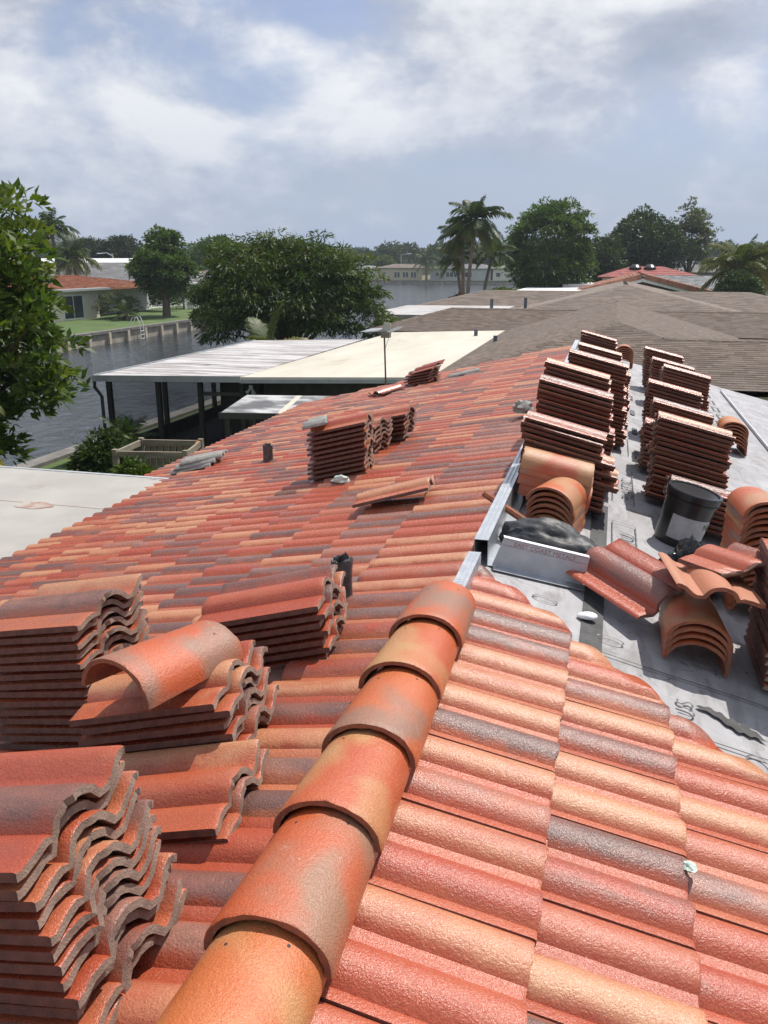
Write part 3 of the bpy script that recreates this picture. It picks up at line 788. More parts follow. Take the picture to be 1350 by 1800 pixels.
# the cap resting on the near stack
def free(name, me, label, cat, P, yaw, tx, ty, col=None, group=None):
    M = Matrix.Translation(P)@Matrix.Rotation(R_(yaw), 4, 'Z')@Matrix.Rotation(R_(tx), 4, 'X')@Matrix.Rotation(R_(ty), 4, 'Y')
    o = bpy.data.objects.new(name, me); COL.objects.link(o); o.matrix_world = M
    rcol(o, *(col or (random.random(), random.random(), random.random()))); tag(o, label, cat, group); return o
pc = at_y(238, 1245, 1.97); 
free('ridge_cap_tile', ME_CAP[1], 'single orange barrel cap lying across the low foreground stack', 'ridge cap', Vector((-1.31, 1.86, 3.89)), 74, 0, 4, (.25, .5, .12))
# ------------------------------------------------------------------ foreground pile right of the ridge
leaning('R', .175, 3.86, -44, 4, -36, 'brown and red roof tile propped up beside the black bucket', .105, (.14, .30, .08), ME_LOOSE_N[2])
# upturned tile on the cap pile: its plain underside shows
ex, ey, nn = stack_frame('R', R_(-86))
M = Matrix.Translation(on_slope(.50, 3.66, .285))@basis(ex, ey, nn, Vector((0, 0, 0)))@Matrix.Rotation(R_(6), 4, 'Y')@Matrix.Rotation(R_(-10), 4, 'X')@Matrix.Translation((-TL/2, -TW/2, 0))
ME_RAW = tile_mesh('unglazed_tile', 8, 10, 1., 21, [tile_mat('unglazed_orange', [(.46, .17, .085), (.50, .20, .10), (.48, .22, .13)], [(.46, .17, .09), (.48, .21, .12)], .62), M_CAPC, M_CAPC], .003, True)
tile_thing(M, 'plain orange roof tile lying on top of the foreground cap pile', None, ME_RAW, (.2, .8, .5))
def broken_mesh(src, co, no, name):
    me = src.copy(); me.name = name; bm = bmesh.new(); bm.from_mesh(me)
    bmesh.ops.subdivide_edges(bm, edges=[e for e in bm.edges if e.calc_length() > .03], cuts=2)
    for c_, n_ in zip(co, no):
        r = bmesh.ops.bisect_plane(bm, geom=bm.verts[:]+bm.edges[:]+bm.faces[:], plane_co=c_, plane_no=n_, clear_outer=True)
        ed = [e for e in r['geom_cut'] if isinstance(e, bmesh.types.BMEdge)]
        vs = {v for e in ed for v in e.verts}
        for v in vs: v.co += Vector(n_).normalized()*random.uniform(-.008, .004)
        fr = bmesh.ops.holes_fill(bm, edges=[e for e in ed if e.is_valid], sides=0)
        for f in fr['faces']: f.material_index = 1
    bm.to_mesh(me); bm.free(); return me
ME_BROKEN = broken_mesh(ME_LOOSE_N[3], [(.30, .1, 0)], [(1, -.35, 0)], 'broken_tile')
ex, ey, nn = stack_frame('R', R_(-52))
M = Matrix.Translation(on_slope(.615, 3.80, .36))@basis(-ex, -ey, nn, Vector((0, 0, 0)))@Matrix.Rotation(R_(-12), 4, 'Y')@Matrix.Rotation(R_(8), 4, 'X')@Matrix.Translation((-.15, -TW/2, 0))
tile_thing(M, 'broken glossy red tile piece lying on the plain orange tile', None, ME_BROKEN, (.36, .12, .4), 'broken_tile_piece', 'tile piece')
# small tile offcut leaning on the ridge channel
b = MB(); A = at_y(852, 868, 4.62); B_ = at_y(925, 917, 4.42)
b.bar(A, B_, .045, .022)
for i in (-.012, .012): b.bar(A+Vector((0, i, .013)), B_+Vector((0, i, .013)), .012, .008)
ofc = b.build('tile_offcut', M_CAPC, None, bevel=.003); tag(ofc, 'narrow red tile offcut leaning on the metal channel', 'tile piece')
# bucket
def bucket():
    up, ey, nn = frame('R')
    P = on_slope(.50, 5.22, -.045)
    r = empty('plastic_bucket', P); r.matrix_world = basis(-up, -ey, nn, P); M0 = r.matrix_world.copy()
    tag(r, 'black plastic bucket with a lid and grey paper label between the tile stacks', 'bucket')
    b = MB(); b.lathe([(.0, 0), (.132, 0), (.138, .006), (.150, .22), (.153, .285), (.161, .287), (.161, .300), (.154, .302), (.156, .335), (.0, .335)], 40); b.build('body', M_BLACKP, r, 30)
    b = MB(); b.lathe([(.158, .318), (.168, .318), (.170, .345), (.166, .352), (.150, .352), (.146, .343), (.0, .340)], 40); b.build('lid', M_BLACKP, r, 30)
    b = MB(); n = 20; a0, a1 = R_(-128), R_(-28)
    for j in range(n+1):
        a = a0+(a1-a0)*j/n
        for z, rr in ((.055, .1425), (.205, .1515)): b.v.append((rr*math.cos(a), rr*math.sin(a), z))
    for j in range(n): b.f.append((2*j, 2*j+2, 2*j+3, 2*j+1))
    lab = b.build('paper_label', M_PAPER, r, 60)
    # column blocks of fine print and one big mark on the label
    b = MB()
    for col in range(4):
        ca = a0+.12+col*.33
        for row in range(7):
            z = .19-row*.017; rr = .1425+(z-.055)*.06+.0006
            b.v += [(rr*math.cos(ca), rr*math.sin(ca), z), (rr*math.cos(ca+.25), rr*math.sin(ca+.25), z), (rr*math.cos(ca+.25), rr*math.sin(ca+.25), z+.006), (rr*math.cos(ca), rr*math.sin(ca), z+.006)]
            q = len(b.v)-4; b.f.append((q, q+1, q+2, q+3))
    fp = b.build('fine_print', pm('fine_print', (.30, .30, .31), (.40, .40, .41), 80, .7), lab); fp['kind'] = 'stuff'
    cu = bpy.data.curves.new('n', 'FONT'); cu.body = ':N'; cu.size = .05; cu.align_x = 'CENTER'
    tmp = bpy.data.objects.new('tmp', cu); COL.objects.link(tmp)
    me = bpy.data.meshes.new_from_object(tmp.evaluated_get(bpy.context.evaluated_depsgraph_get())); bpy.data.objects.remove(tmp)
    me.materials.clear(); me.materials.append(M_INK)
    ca = R_(-42); rr = .1512
    o = link('printed_mark', me, lab); o.matrix_local = Matrix.Translation((rr*math.cos(ca), rr*math.sin(ca), .15))@Matrix.Rotation(ca+math.pi/2, 4, 'Z')@Matrix.Rotation(math.pi/2, 4, 'X')
    return r
bucket()
# text on flat print
def text_mesh(body, size, mt, ex_=.0):
    cu = bpy.data.curves.new('txt', 'FONT'); cu.body = body; cu.size = size; cu.extrude = ex_; cu.resolution_u = 3
    tmp = bpy.data.objects.new('tmp', cu); COL.objects.link(tmp)
    me = bpy.data.meshes.new_from_object(tmp.evaluated_get(bpy.context.evaluated_depsgraph_get())); bpy.data.objects.remove(tmp)
    me.materials.clear(); me.materials.append(mt); return me
# galvanised angle with stamped lettering
def angle_piece():
    A = on_slope(-.475, 3.83, -.03); B_ = on_slope(-.02, 3.945, -.03)
    d = (B_-A); Ln = d.length; ex = d.normalized(); ez = frame('R')[2]; ey = ez.cross(ex).normalized()
    r = empty('metal_flashing', A); r.matrix_world = basis(ex, ey, ez, A)
    tag(r, 'galvanised metal flashing angle with red stamped lettering lying in front of the black bag', 'flashing')
    Ln = .455
    b = MB(); b.add([(0, -.012, .004), (Ln+.01, -.012, .004), (Ln, 0, .150), (.02, 0, .150), (0, -.009, .004), (Ln+.01, -.009, .004), (Ln, .003, .150), (.02, .003, .150)], [(0, 1, 2, 3), (7, 6, 5, 4), (0, 4, 5, 1), (1, 5, 6, 2), (2, 6, 7, 3), (3, 7, 4, 0)])
    f = b.build('web', M_METALP, r)
    b = MB(); b.box(.02, Ln, .0035, .030, .147, .150); b.build('top_flange', M_SEAL, r)
    b = MB(); b.box(0, Ln+.01, -.075, -.0125, .001, .004); b.build('bottom_flange', M_METAL, r)
    b = MB()
    for zz in (.112, .145): b.box(.022, Ln-.004, -.0016-(.15-zz)*.08, -.0008-(.15-zz)*.08, zz, zz+.0016)
    q = b.build('stamp_line', M_PRINTR, f); q['kind'] = 'stuff'
    me = text_mesh('EAST COAST METALS', .030, M_PRINTR)
    xs = [v.co.x for v in me.vertices]; sc = .31/(max(xs)-min(xs))
    o = link('stamped_lettering', me, f)
    o.matrix_local = Matrix.Translation((.075, -.0040, .117))@Matrix.Rotation(R_(85.3), 4, 'X')@Matrix.Diagonal((sc, 1.0, 1, 1))
    b = MB()
    for i in range(24): b.box(.03+i*.0178, .03+i*.0178+.009, .010, .016, .1502, .1512)
    q = b.build('nail_slot', M_METALP, r); q['kind'] = 'stuff'
angle_piece()
# crumpled plastic
def crumple(name, P, dims, rot, mt, seed, label, cat, amp=.22, n=5):
    bm = bmesh.new(); bmesh.ops.create_icosphere(bm, subdivisions=n, radius=1)
    from mathutils import noise
    for v in bm.verts:
        p = v.co.copy(); o3 = Vector((seed*3.1, seed*1.7, seed))
        f = 1+amp*noise.fractal(p*1.6+o3, 1.0, 2.0, 3)
        rdg = abs(noise.noise(p*Vector((2.2, 3.2, 3.0))+o3+Vector((noise.noise(p*2+o3), 0, 0))*.8))
        rdg2 = abs(noise.noise(Vector((p.x*3.5+p.z*4, p.y*6.5, p.z*5.))+o3*2))
        f += amp*.9*(.5-rdg)*.8-amp*.45*rdg2
        v.co = p*f
        v.co.z = max(v.co.z, -.35)
    for v in bm.verts: v.co = Vector((v.co.x*dims[0], v.co.y*dims[1], (v.co.z+.35)*dims[2]))
    me = bpy.data.meshes.new(name); bm.to_mesh(me); bm.free(); me.materials.append(mt)
    me.polygons.foreach_set('use_smooth', [True]*len(me.polygons)); me.set_sharp_from_angle(angle=R_(42))
    o = link(name, me); o.matrix_world = Matrix.Translation(P)@rot; tag(o, label, cat); return o
up, ey, nn = frame('R'); RF = basis(-up, -ey, nn, Vector((0, 0, 0)))
crumple('plastic_bag', on_slope(-.20, 4.16, -.045), (.29, .16, .15), RF@Matrix.Rotation(R_(-8), 4, 'Z'), M_BAG, 2, 'crumpled dark grey plastic bag behind the metal flashing', 'plastic bag', .15)
crumple('plastic_sheet', on_slope(.50, 4.45, -.03), (.15, .12, .16), RF, M_BAGB, 5, 'crumpled glossy black plastic in front of the bucket', 'plastic sheet', .4)
def blob(name, P, dims, mt, seed, label, cat, amp=.35, R=None):
    return crumple(name, P, dims, R or Matrix.Identity(4), mt, seed, label, cat, amp, 3)
Lf = basis(*frame('L'), Vector((0, 0, 0)))
blob('adhesive_foam', on_slope(-2.0, 6.13, .03), (.07, .035, .035), M_FOAM, 7, 'pale green foam blob lying below the upright stack on the left slope', 'foam', .5)
blob('adhesive_foam', on_slope(.315, 1.98, .045), (.016, .020, .010), M_FOAM, 9, 'small pale green foam crumb on the laid tiles at right', 'foam', .5)
blob('adhesive_foam', on_slope(-.46, 2.30, .045), (.011, .012, .008), M_FOAM, 12, 'tiny pale green foam crumb on a dark tile beside the ridge caps', 'foam', .5)
blob('sealant_blob', on_slope(.0, 3.55, -.022), (.045, .03, .018), M_SEAL, 4, 'small white sealant blob on the sheet by the metal flashing', 'sealant', .1)
# grey broken pieces and rags on the left slope
ME_GREY = tile_mesh('grey_tile', 8, 8, 1., 33, [M_GREYT, M_GREYT, M_GREYT], .003)
gp = broken_mesh(ME_GREY, [(.20, .1, 0)], [(1, .2, 0)], 'grey_piece')
leaning('L', -2.16, 6.50, 8, 0, 0, 'grey mortar-stained tile piece on top of the upright stack', .52, None, gp, 'broken_tile_piece')
for i, (x, y, yw, h, ta, lab) in enumerate(((-4.70, 8.72, 12, .02, 0, 'lowest of the grey old tiles stacked by the flat roof'), (-4.66, 8.70, 4, .055, 0, 'second of the grey old tiles stacked by the flat roof'), (-4.64, 8.74, 9, .09, 1, 'third of the grey old tiles stacked by the flat roof'), (-4.60, 8.80, 14, .13, 2, 'topmost of the grey old tiles stacked by the flat roof'))):
    leaning('L', x, y, yw, ta, 0, lab, h, None, ME_GREY, 'old_tile')
leaning('L', -5.02, 8.45, 30, 2, 3, 'dark broken tile piece lying below the grey old tiles', .03, None, broken_mesh(ME_GREY, [(.22, .1, 0)], [(1, .4, 0)], 'dark_piece'), 'broken_tile_piece')
leaning('L', -2.27, 13.57, 10, 1, 0, 'thin grey tile piece lying near the far edge of the left slope', .045, None, broken_mesh(ME_GREY, [(0, .12, 0)], [(0, 1, 0)], 'thin_piece'), 'broken_tile_piece')
blob('mortar_lump', on_slope(-.72, 7.75, .06), (.09, .08, .08), M_GREYT, 15, 'grey mortar lump beside the ridge at the second tall stack', 'mortar', .4)
# underlayment print (faded black lettering and boxes)
def uprint(body, X, Y, size, sx=1., h=.020, rot=90):
    me = text_mesh(body, size, M_PRINT)
    ex, ey_, nn_ = Vector((0, 1, 0)), Vector((-cS, 0, sS)), frame('R')[2]
    M = basis(ex, ey_, nn_, on_under(d_of(X), Y, h))@Matrix.Rotation(R_(rot-90), 4, 'Z')@Matrix.Diagonal((sx, 1, 1, 1))
    return hchild('printed_lettering', me, M)
def ubox(x0, x1, y0, y1, wd=.007, h=.0195):
    b = MB()
    for (a, c, d_, e) in ((x0, x0+wd, y0, y1), (x1-wd, x1, y0, y1), (x0+wd, x1-wd, y0, y0+wd), (x0+wd, x1-wd, y1-wd, y1)):
        b.poly([on_under(d_of(a), d_, h), on_under(d_of(c), d_, h), on_under(d_of(c), e, h), on_under(d_of(a), e, h)])
    hpart(b, 'printed_frame', M_PRINT)
uprint('TU', .235, 4.80, .12, 1.5); ubox(.10, .25, 4.6, 5.22)
uprint('PLASTIC', .245, 5.85, .115, 1.35); ubox(.10, .255, 5.72, 6.75)
uprint('US', .42, 2.96, .10, 1.1)
for i, y in enumerate((7.3, 8.4, 9.5, 10.6)):
    ubox(.12, .24, y, y+.75)
    b = MB(); b.poly([on_under(d_of(.29), y, .0195), on_under(d_of(.34), y, .0195), on_under(d_of(.34), y+.3, .0195), on_under(d_of(.29), y+.3, .0195)]); hpart(b, 'printed_block', M_PRINT)
for r_ in range(7):
    for c_ in range(2):
        x0 = 1.27+c_*.15; y0 = 9.9+r_*.62
        ubox(x0, x0+.10, y0, y0+.34, .022)
for i, (X, Y) in enumerate(((.10, 3.42), (.62, 2.79), (-.2, 3.62))):
    b = MB(); n = 28; a_, c_ = (.06, .03) if i != 1 else (.045, .06)
    for j in range(n):
        t = 2*math.pi*j/n
        for rr in (1, .86): b.v.append(tuple(on_under(d_of(X+a_*rr*math.cos(t)), Y+c_*rr*math.sin(t), .0192)))
    for j in range(n): b.f.append((2*j, 2*j+1, (2*j+3) % (2*n), (2*j+2) % (2*n)))
    hpart(b, 'printed_oval', M_PRINT)
b = MB(); b.add([on_under(d_of(1.78), 9.2, .022), on_under(d_of(1.84), 9.2, .022), on_under(d_of(1.84), 14.2, .022), on_under(d_of(1.78), 14.2, .022), on_under(d_of(1.78), 9.2, .05), on_under(d_of(1.80), 9.2, .05), on_under(d_of(1.80), 14.2, .05), on_under(d_of(1.78), 14.2, .05)], [(0, 1, 2, 3), (4, 5, 6, 7), (0, 3, 7, 4), (1, 5, 6, 2), (0, 4, 5, 1), (3, 2, 6, 7)])
ml = b.build('metal_strip', M_METALP); tag(ml, 'long grey metal strip lying on the white sheet at the right', 'metal strip')
b = MB(); b.tube([on_slope(2.63, 14.0, -.05), on_slope(2.63, 14.0, .30)], .06, 14); b.tube([on_slope(2.63, 14.0, -.05), on_slope(2.63, 14.0, -.02)], .12, 14); hpart(b, 'vent_pipe', M_BLACKP, 40)
# ------------------------------------------------------------------ neighbouring roofs
def vgroup(me, name, arr, dom='FACE'):
    at = me.attributes.new(name, 'FLOAT', dom); at.data.foreach_set('value', np.asarray(arr, np.float32))
def clip_range(poly, v):
    xs = []
    n = len(poly)
    for i in range(n):
        (u0, v0), (u1, v1) = poly[i], poly[(i+1) % n]
        if (v0-v)*(v1-v) <= 0 and abs(v1-v0) > 1e-9: xs.append(u0+(u1-u0)*(v-v0)/(v1-v0))
    if len(xs) < 2: return None
    return min(xs), max(xs)
def shingle_face(P, tw=.30, ex=.145, lift=.010, seed=0):
    """P: polygon of one roof plane. Returns V,F,tint arrays of overlapping tabs on it."""
    P = [Vector(p) for p in P]; nrm = Vector((0, 0, 0))
    for i in range(1, len(P)-1): nrm += (P[i]-P[0]).cross(P[i+1]-P[0])
    nrm.normalize()
    if nrm.z < 0: nrm = -nrm
    e = Vector((0, 0, 1)).cross(nrm); e.normalize() ; v = nrm.cross(e); v.normalize()
    if v.z < 0: v = -v
    o = P[0]; q = [((p-o).dot(e), (p-o).dot(v)) for p in P]
    rg = np.random.default_rng(seed); v0 = min(b for a, b in q); v1 = max(b for a, b in q)
    V, F, T = [], [], []
    r = 0; vv = v0
    while vv < v1-1e-3:
        a = clip_range(q, min(vv+.002, v1)); b_ = clip_range(q, min(vv+ex, v1-.001))
        if a and b_:
            lo, hi = a; lo2, hi2 = b_
            u = lo-(r % 2)*tw*.5-rg.random()*tw*.3
            top = min(vv+ex, v1)
            while u < hi:
                w_ = tw*(.75+.5*rg.random()); ua = max(u, lo); ub = min(u+w_, hi)
                if ub-ua > .01:
                    ta = min(max(ua, lo2), hi2); tb = min(max(ub, lo2), hi2)
                    g = .004
                    h = lift*(.7+.6*rg.random())
                    c = [o+e*(ua+g)+v*vv+nrm*h, o+e*(ub-g)+v*vv+nrm*h, o+e*tb+v*top+nrm*.003, o+e*ta+v*top+nrm*.003, o+e*(ua+g)+v*vv, o+e*(ub-g)+v*vv]
                    b0 = len(V); V += c; F += [(b0, b0+1, b0+2, b0+3), (b0+4, b0+5, b0+1, b0)]
                    t = rg.random(); T += [t, t]
                u += w_
        vv += ex; r += 1
    return V, F, T
def roof_part(name, faces, mt, parent, tw=.30, ex=.145, lift=.010, seed=0, base_mat=None):
    V, F, T = [], [], []
    for i, P in enumerate(faces):
        v_, f_, t_ = shingle_face(P, tw, ex, lift, seed+i); b0 = len(V)
        V += v_; F += [tuple(x+b0 for x in f) for f in f_]; T += t_
    sl = MB()
    for P in faces: sl.slab([Vector(p)-Vector((0, 0, .004)) for p in P], .12)
    rd = sl.build(name, base_mat or mt, parent)
    vgroup(rd.data, 'tint', [.2]*len(rd.data.polygons))
    me = mesh_np(name+'_shingles', V, F, [mt]); vgroup(me, 'tint', T)
    o = link(('barrel_tiles' if ex > .2 else 'shingles'), me, rd); o['kind'] = 'stuff'
    return rd
def hip_faces(cx, ya, yb, hw, zr, pitch, ha, hb):
    """ridge along Y from ya+ha.. ; ha/hb hip run at the near/far end (0 = gable). eave box ya..yb, cx+-hw"""
    ze = zr-pitch*hw
    A, B_ = (cx, ya+ha, zr), (cx, yb-hb, zr)
    l0, l1, r0, r1 = (cx-hw, ya, ze), (cx-hw, yb, ze), (cx+hw, ya, ze), (cx+hw, yb, ze)
    fs = [[l0, A, B_, l1], [r0, r1, B_, A]]
    if ha: fs.append([l0, r0, A])
    if hb: fs.append([l1, B_, r1])
    return fs, ze
def hip_faces_x(cy, xa, xb, hd, zr, pitch, ha, hb):
    fs, ze = hip_faces(cy, xa, xb, hd, zr, pitch, ha, hb)
    return [[(p[1], p[0], p[2]) for p in f][::-1] for f in fs], ze
def cap_line(pts, mt, parent, w_=.30, n=None):
    b = MB()
    for a, c in zip(pts[:-1], pts[1:]):
        a = Vector(a)+Vector((0, 0, .02)); c = Vector(c)+Vector((0, 0, .02)); L = (c-a).length; k = max(1, int(L/.3))
        d = (c-a).normalized(); sx = d.cross(Vector((0, 0, 1))).normalized()
        for i in range(k):
            p = a+(c-a)*(i/k); q = a+(c-a)*((i+1.15)/k)
            b.add([p+sx*w_/2+Vector((0, 0, -.035)), p+Vector((0, 0, .010)), p-sx*w_/2+Vector((0, 0, -.035)), q+sx*w_/2+Vector((0, 0, -.045)), q+Vector((0, 0, .002)), q-sx*w_/2+Vector((0, 0, -.045))], [(0, 1, 4, 3), (1, 2, 5, 4), (0, 2, 1)])
    o = b.build('ridge_shingles', mt, parent); o['kind'] = 'stuff'; vgroup(o.data, 'tint', RNG.random(len(o.data.polygons))); return o
def wpart(mb, name, mt, parent, smooth=None, bevel=0): return mb.build(name, mt, parent, smooth, bevel)
# --- house 2: brown shingle hip roof directly behind ours
h2 = empty('shingle_house'); tag(h2, 'neighbouring house with brown shingle hip roof right behind the tiled roof', 'house')
Z2 = H-1.70; P2 = .255
f2, ze2 = hip_faces(.2, 20.8, 43.5, 4.7, Z2, P2, 4.7, 4.7)
roof_part('roof', f2, M_SHIN, h2, seed=3)
cap_line([(-4.5, 20.8, ze2), (.2, 25.5, Z2)], M_SHIN, h2); cap_line([(.2, 38.8, Z2), (-4.5, 43.5, ze2)], M_SHIN, h2)
cap_line([(1.45, 24.25, Z2-.32), (.2, 25.5, Z2)], M_SHIN, h2)
# right wing: ridge across, near slope continues the front
zw = Z2-.255*1.25
fr_, _ = hip_faces_x(24.25, 1.4, 13, 3.45, zw, P2, 0, 3.4)
roof_part('wing_roof', fr_, M_SHIN, h2, seed=20); cap_line([(1.45, 24.25, zw), (9.6, 24.25, zw)], M_SHIN, h2)
# cross body at the far end
zc2 = H-2.10
fr_, zec = hip_faces_x(39.6, -10.6, 10.5, 3.3, zc2, P2, 3.3, 3.3)
roof_part('rear_wing_roof', fr_, M_SHIN, h2, seed=30); cap_line([(-10.6, 36.3, zec), (-7.3, 39.6, zc2), (7.2, 39.6, zc2), (10.5, 36.3, zec)], M_SHIN, h2)
b = MB(); b.box(-4.0, 4.5, 21.3, 43, 0, 2.1); wpart(b, 'wall', M_STUCCO, h2)
b = MB(); b.box(-10, 10, 36.8, 42.4, 0, 2.05); wpart(b, 'rear_wall', M_STUCCO, h2)
b = MB(); b.box(4.5, 12.5, 21.3, 27.2, 0, 2.0); wpart(b, 'wing_wall', M_STUCCO, h2)
# flat cream roof and white ribbed porch roof on its canal side
ZF = H-2.86
b = MB(); b.slab([(-9.15, 19.75, ZF), (-4.35, 20.75, ZF+.03), (-4.35, 36.3, ZF+.03), (-8.9, 34.5, ZF)], .05); wpart(b, 'flat_roof', M_CREAM, h2)
b = MB(); b.slab([(-9.15, 19.70, ZF-.052), (-4.4, 20.70, ZF-.022), (-4.4, 20.85, ZF-.022), (-9.15, 19.85, ZF-.052)], .10); wpart(b, 'flat_roof_fascia', M_GUTTER, h2)
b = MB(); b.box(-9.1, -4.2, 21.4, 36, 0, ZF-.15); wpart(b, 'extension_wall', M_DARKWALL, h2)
for X, Y, hh in ((-5.15, 33.4, .28), (-3.95, 30.2, .32)):
    b = MB(); b.tube([(X, Y, ZF-.1), (X, Y, ZF+hh)], .075, 12); wpart(b, 'vent_pipe', M_GALVP, h2, 40)
# porch
po = empty('screen_porch', (-11, 24, 0)); tag(po, 'dark framed screened porch under a streaked white roof beside the canal', 'porch')
def pp_(mb, name, mt, smooth=None):
    o = mb.build(name, mt, None, smooth); o.parent = po; o.matrix_parent_inverse = po.matrix_basis.inverted(); return o
b = MB(); ny = 30
def pz(x, y): return ZF+.02
xa, xb, ya, yb = -12.9, -9.12, 18.95, 29.4
b.slab([(xa, ya, ZF+.01), (xb, ya+.80, ZF+.01), (xb, yb+1.6, ZF+.01), (xa, yb, ZF+.01)], .05); pp_(b, 'roof_panel', M_WROOF)
b = MB(); b.slab([(xa-.05, ya-.06, ZF+.03), (xb, ya+.74, ZF+.03), (xb, ya+.79, ZF+.03), (xa-.05, ya-.01, ZF+.03)], .16); pp_(b, 'gutter', M_GUTTER)
b = MB(); b.bar((xa-.03, ya, ZF-.03), (xa-.03, yb, ZF-.03), .05, .14); pp_(b, 'side_fascia', M_GUTTER)
fy = lambda x: ya+.35+.80*(x-xa)/(xb-xa)
posts = [(-12.75, 'f'), (-11.45, 'f'), (-10.35, 'f'), (-9.25, 'f')]
for x, _ in posts:
    b = MB(); b.box(x-.06, x+.06, fy(x)-.06, fy(x)+.06, 0, ZF-.05); pp_(b, 'post', M_BRONZE)
for y in (22.2, 25.4, 28.9):
    b = MB(); b.box(-12.81, -12.69, y-.06, y+.06, 0, ZF-.05); pp_(b, 'post', M_BRONZE)
for x in (-11.4, -10.2):
    b = MB(); b.box(x-.06, x+.06, 28.9, 29.02, 0, ZF-.05); pp_(b, 'post', M_BRONZE)
for xp, xq, zz in ((-12.75, -9.25, ZF-.14), (-10.35, -9.25, 1.75), (-12.75, -11.45, .32), (-11.45, -10.35, .32)):
    b = MB(); b.bar((xp, fy(xp), zz), (xq, fy(xq), zz), .08, .09); pp_(b, 'rail', M_BRONZE)
b = MB(); b.bar((-12.75, fy(-12.75), .35), (-12.75, 28.96, .35), .07, .09); pp_(b, 'rail', M_BRONZE)
b = MB(); b.bar((-12.75, fy(-12.75), ZF-.14), (-12.75, 28.96, ZF-.14), .07, .09); pp_(b, 'rail', M_BRONZE)
b = MB(); b.box(-12.73, -12.70, fy(-12.75)+.1, 28.9, 0, .34); pp_(b, 'kick_panel', M_DARKWALL)
for (xp, xq) in ((-12.75, -11.45), (-11.45, -10.35), (-10.35, -9.25)):
    b = MB(); b.add([(xp+.06, fy(xp), .1), (xq-.06, fy(xq), .1), (xq-.06, fy(xq), ZF-.18), (xp+.06, fy(xp), ZF-.18)], [(0, 1, 2, 3)]); pp_(b, 'screen_panel', M_SCREEN)
for (yp_, yq) in ((fy(-12.75), 22.2), (22.2, 25.4), (25.4, 28.9)):
    b = MB(); b.add([(-12.75, yp_+.06, .38), (-12.75, yq-.06, .38), (-12.75, yq-.06, ZF-.18), (-12.75, yp_+.06, ZF-.18)], [(0, 1, 2, 3)]); pp_(b, 'screen_panel', M_SCREEN)
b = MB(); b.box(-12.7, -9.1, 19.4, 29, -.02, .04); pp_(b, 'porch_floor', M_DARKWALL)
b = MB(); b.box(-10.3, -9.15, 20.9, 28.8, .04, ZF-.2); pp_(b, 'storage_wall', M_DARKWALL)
b = MB(); b.tube([(-12.95, 19.0, ZF-.12), (-13.0, 19.05, ZF-.3), (-12.86, 19.12, ZF-.55), (-12.86, 19.12, .1)], .045, 8); pp_(b, 'downpipe', M_BRONZE, 40)
# low sooty canopy in the side yard
lo = empty('side_canopy', (-6.8, 17.5, 0)); tag(lo, 'low soot-stained flat canopy in the gap between the two houses', 'canopy')
def lp(mb, name, mt):
    o = mb.build(name, mt, None); o.parent = lo; o.matrix_parent_inverse = lo.matrix_basis.inverted(); return o
ZL = H-3.02
b = MB(); b.slab([(-7.72, 15.6, ZL), (-3.2, 16.4, ZL), (-3.2, 18.6, ZL+.05), (-8.05, 17.7, ZL+.05)], .05); lp(b, 'canopy_roof', M_DARKROOF)
b = MB(); b.bar((-7.74, 15.57, ZL-.05), (-3.2, 16.37, ZL-.05), .03, .13); lp(b, 'canopy_fascia', M_BRONZE)
b = MB(); b.slab([(-6.55, 15.84, ZL+.006), (-6.42, 15.86, ZL+.006), (-6.75, 17.9, ZL+.056), (-6.88, 17.88, ZL+.056)], .004); lp(b, 'pale_joint', M_CREAM)
for x, y in ((-7.6, 15.7), (-7.9, 17.6), (-4.2, 16.3), (-4.2, 18.3)):
    b = MB(); b.box(x-.05, x+.05, y-.05, y+.05, 0, ZL-.05); lp(b, 'post', M_BRONZE)
b = MB(); b.box(-9.0, -4.6, 20.9, 21.2, .0, ZF-.2)
o = wpart(b, 'side_wall', M_DARKWALL, h2)
fl = empty('flood_light', (-8.95, 19.95, ZF-.35)); tag(fl, 'small twin floodlight under the eave of the flat cream roof', 'floodlight')
for s_ in (-1, 1):
    b = MB(); b.lathe([(.0, 0), (.03, 0), (.035, .05), (.06, .12), (.0, .11)], 12); o = b.build('lamp_head', M_GUTTER, fl, 40); o.rotation_euler = (R_(130), 0, R_(40*s_)); o.location = (s_*.04, 0, 0)
b = MB(); b.box(-.05, .05, -.02, .02, .0, .12); b.build('base', M_GUTTER, fl)
# timber planter frame in the side yard
pl = empty('planter_frame', (-9.5, 14.3, 0)); tag(pl, 'weathered timber garden frame below the eave', 'planter')
def plp(mb, name, mt):
    o = mb.build(name, mt, None, bevel=.006); o.parent = pl; o.matrix_parent_inverse = pl.matrix_basis.inverted(); return o
c0 = at_z(203, 797, 1.05); c1 = at_z(330, 800, 1.05); c2 = at_z(345, 783, 1.05); c3 = at_z(262, 778, 1.05)
c0 = Vector((-10.3, 15.6, 1.05)); c1 = Vector((-8.75, 15.9, 1.05)); c2 = Vector((-9.0, 17.1, 1.05)); c3 = Vector((-10.4, 16.85, 1.05))
for a, c in ((c0, c1), (c1, c2), (c2, c3), (c3, c0)):
    b = MB(); b.bar(a, c, .05, .14); plp(b, 'rail', M_WOOD)
for a in (c0, c1, c2, c3):
    b = MB(); b.box(a.x-.055, a.x+.055, a.y-.055, a.y+.055, 0, 1.16); plp(b, 'post', M_WOOD)
for i in range(9):
    t = (i+.5)/9; p = c3.lerp(c2, t)
    b = MB(); b.box(p.x-.065, p.x+.065, p.y+.06, p.y+.08, .05, .97); plp(b, 'board', M_WOOD)
b = MB(); b.bar(c1.lerp(c2, .72)+Vector((-.03, 0, -.02)), c2+Vector((-.03, -.06, -.02)), .03, .20); plp(b, 'orange_board', M_WOODO)
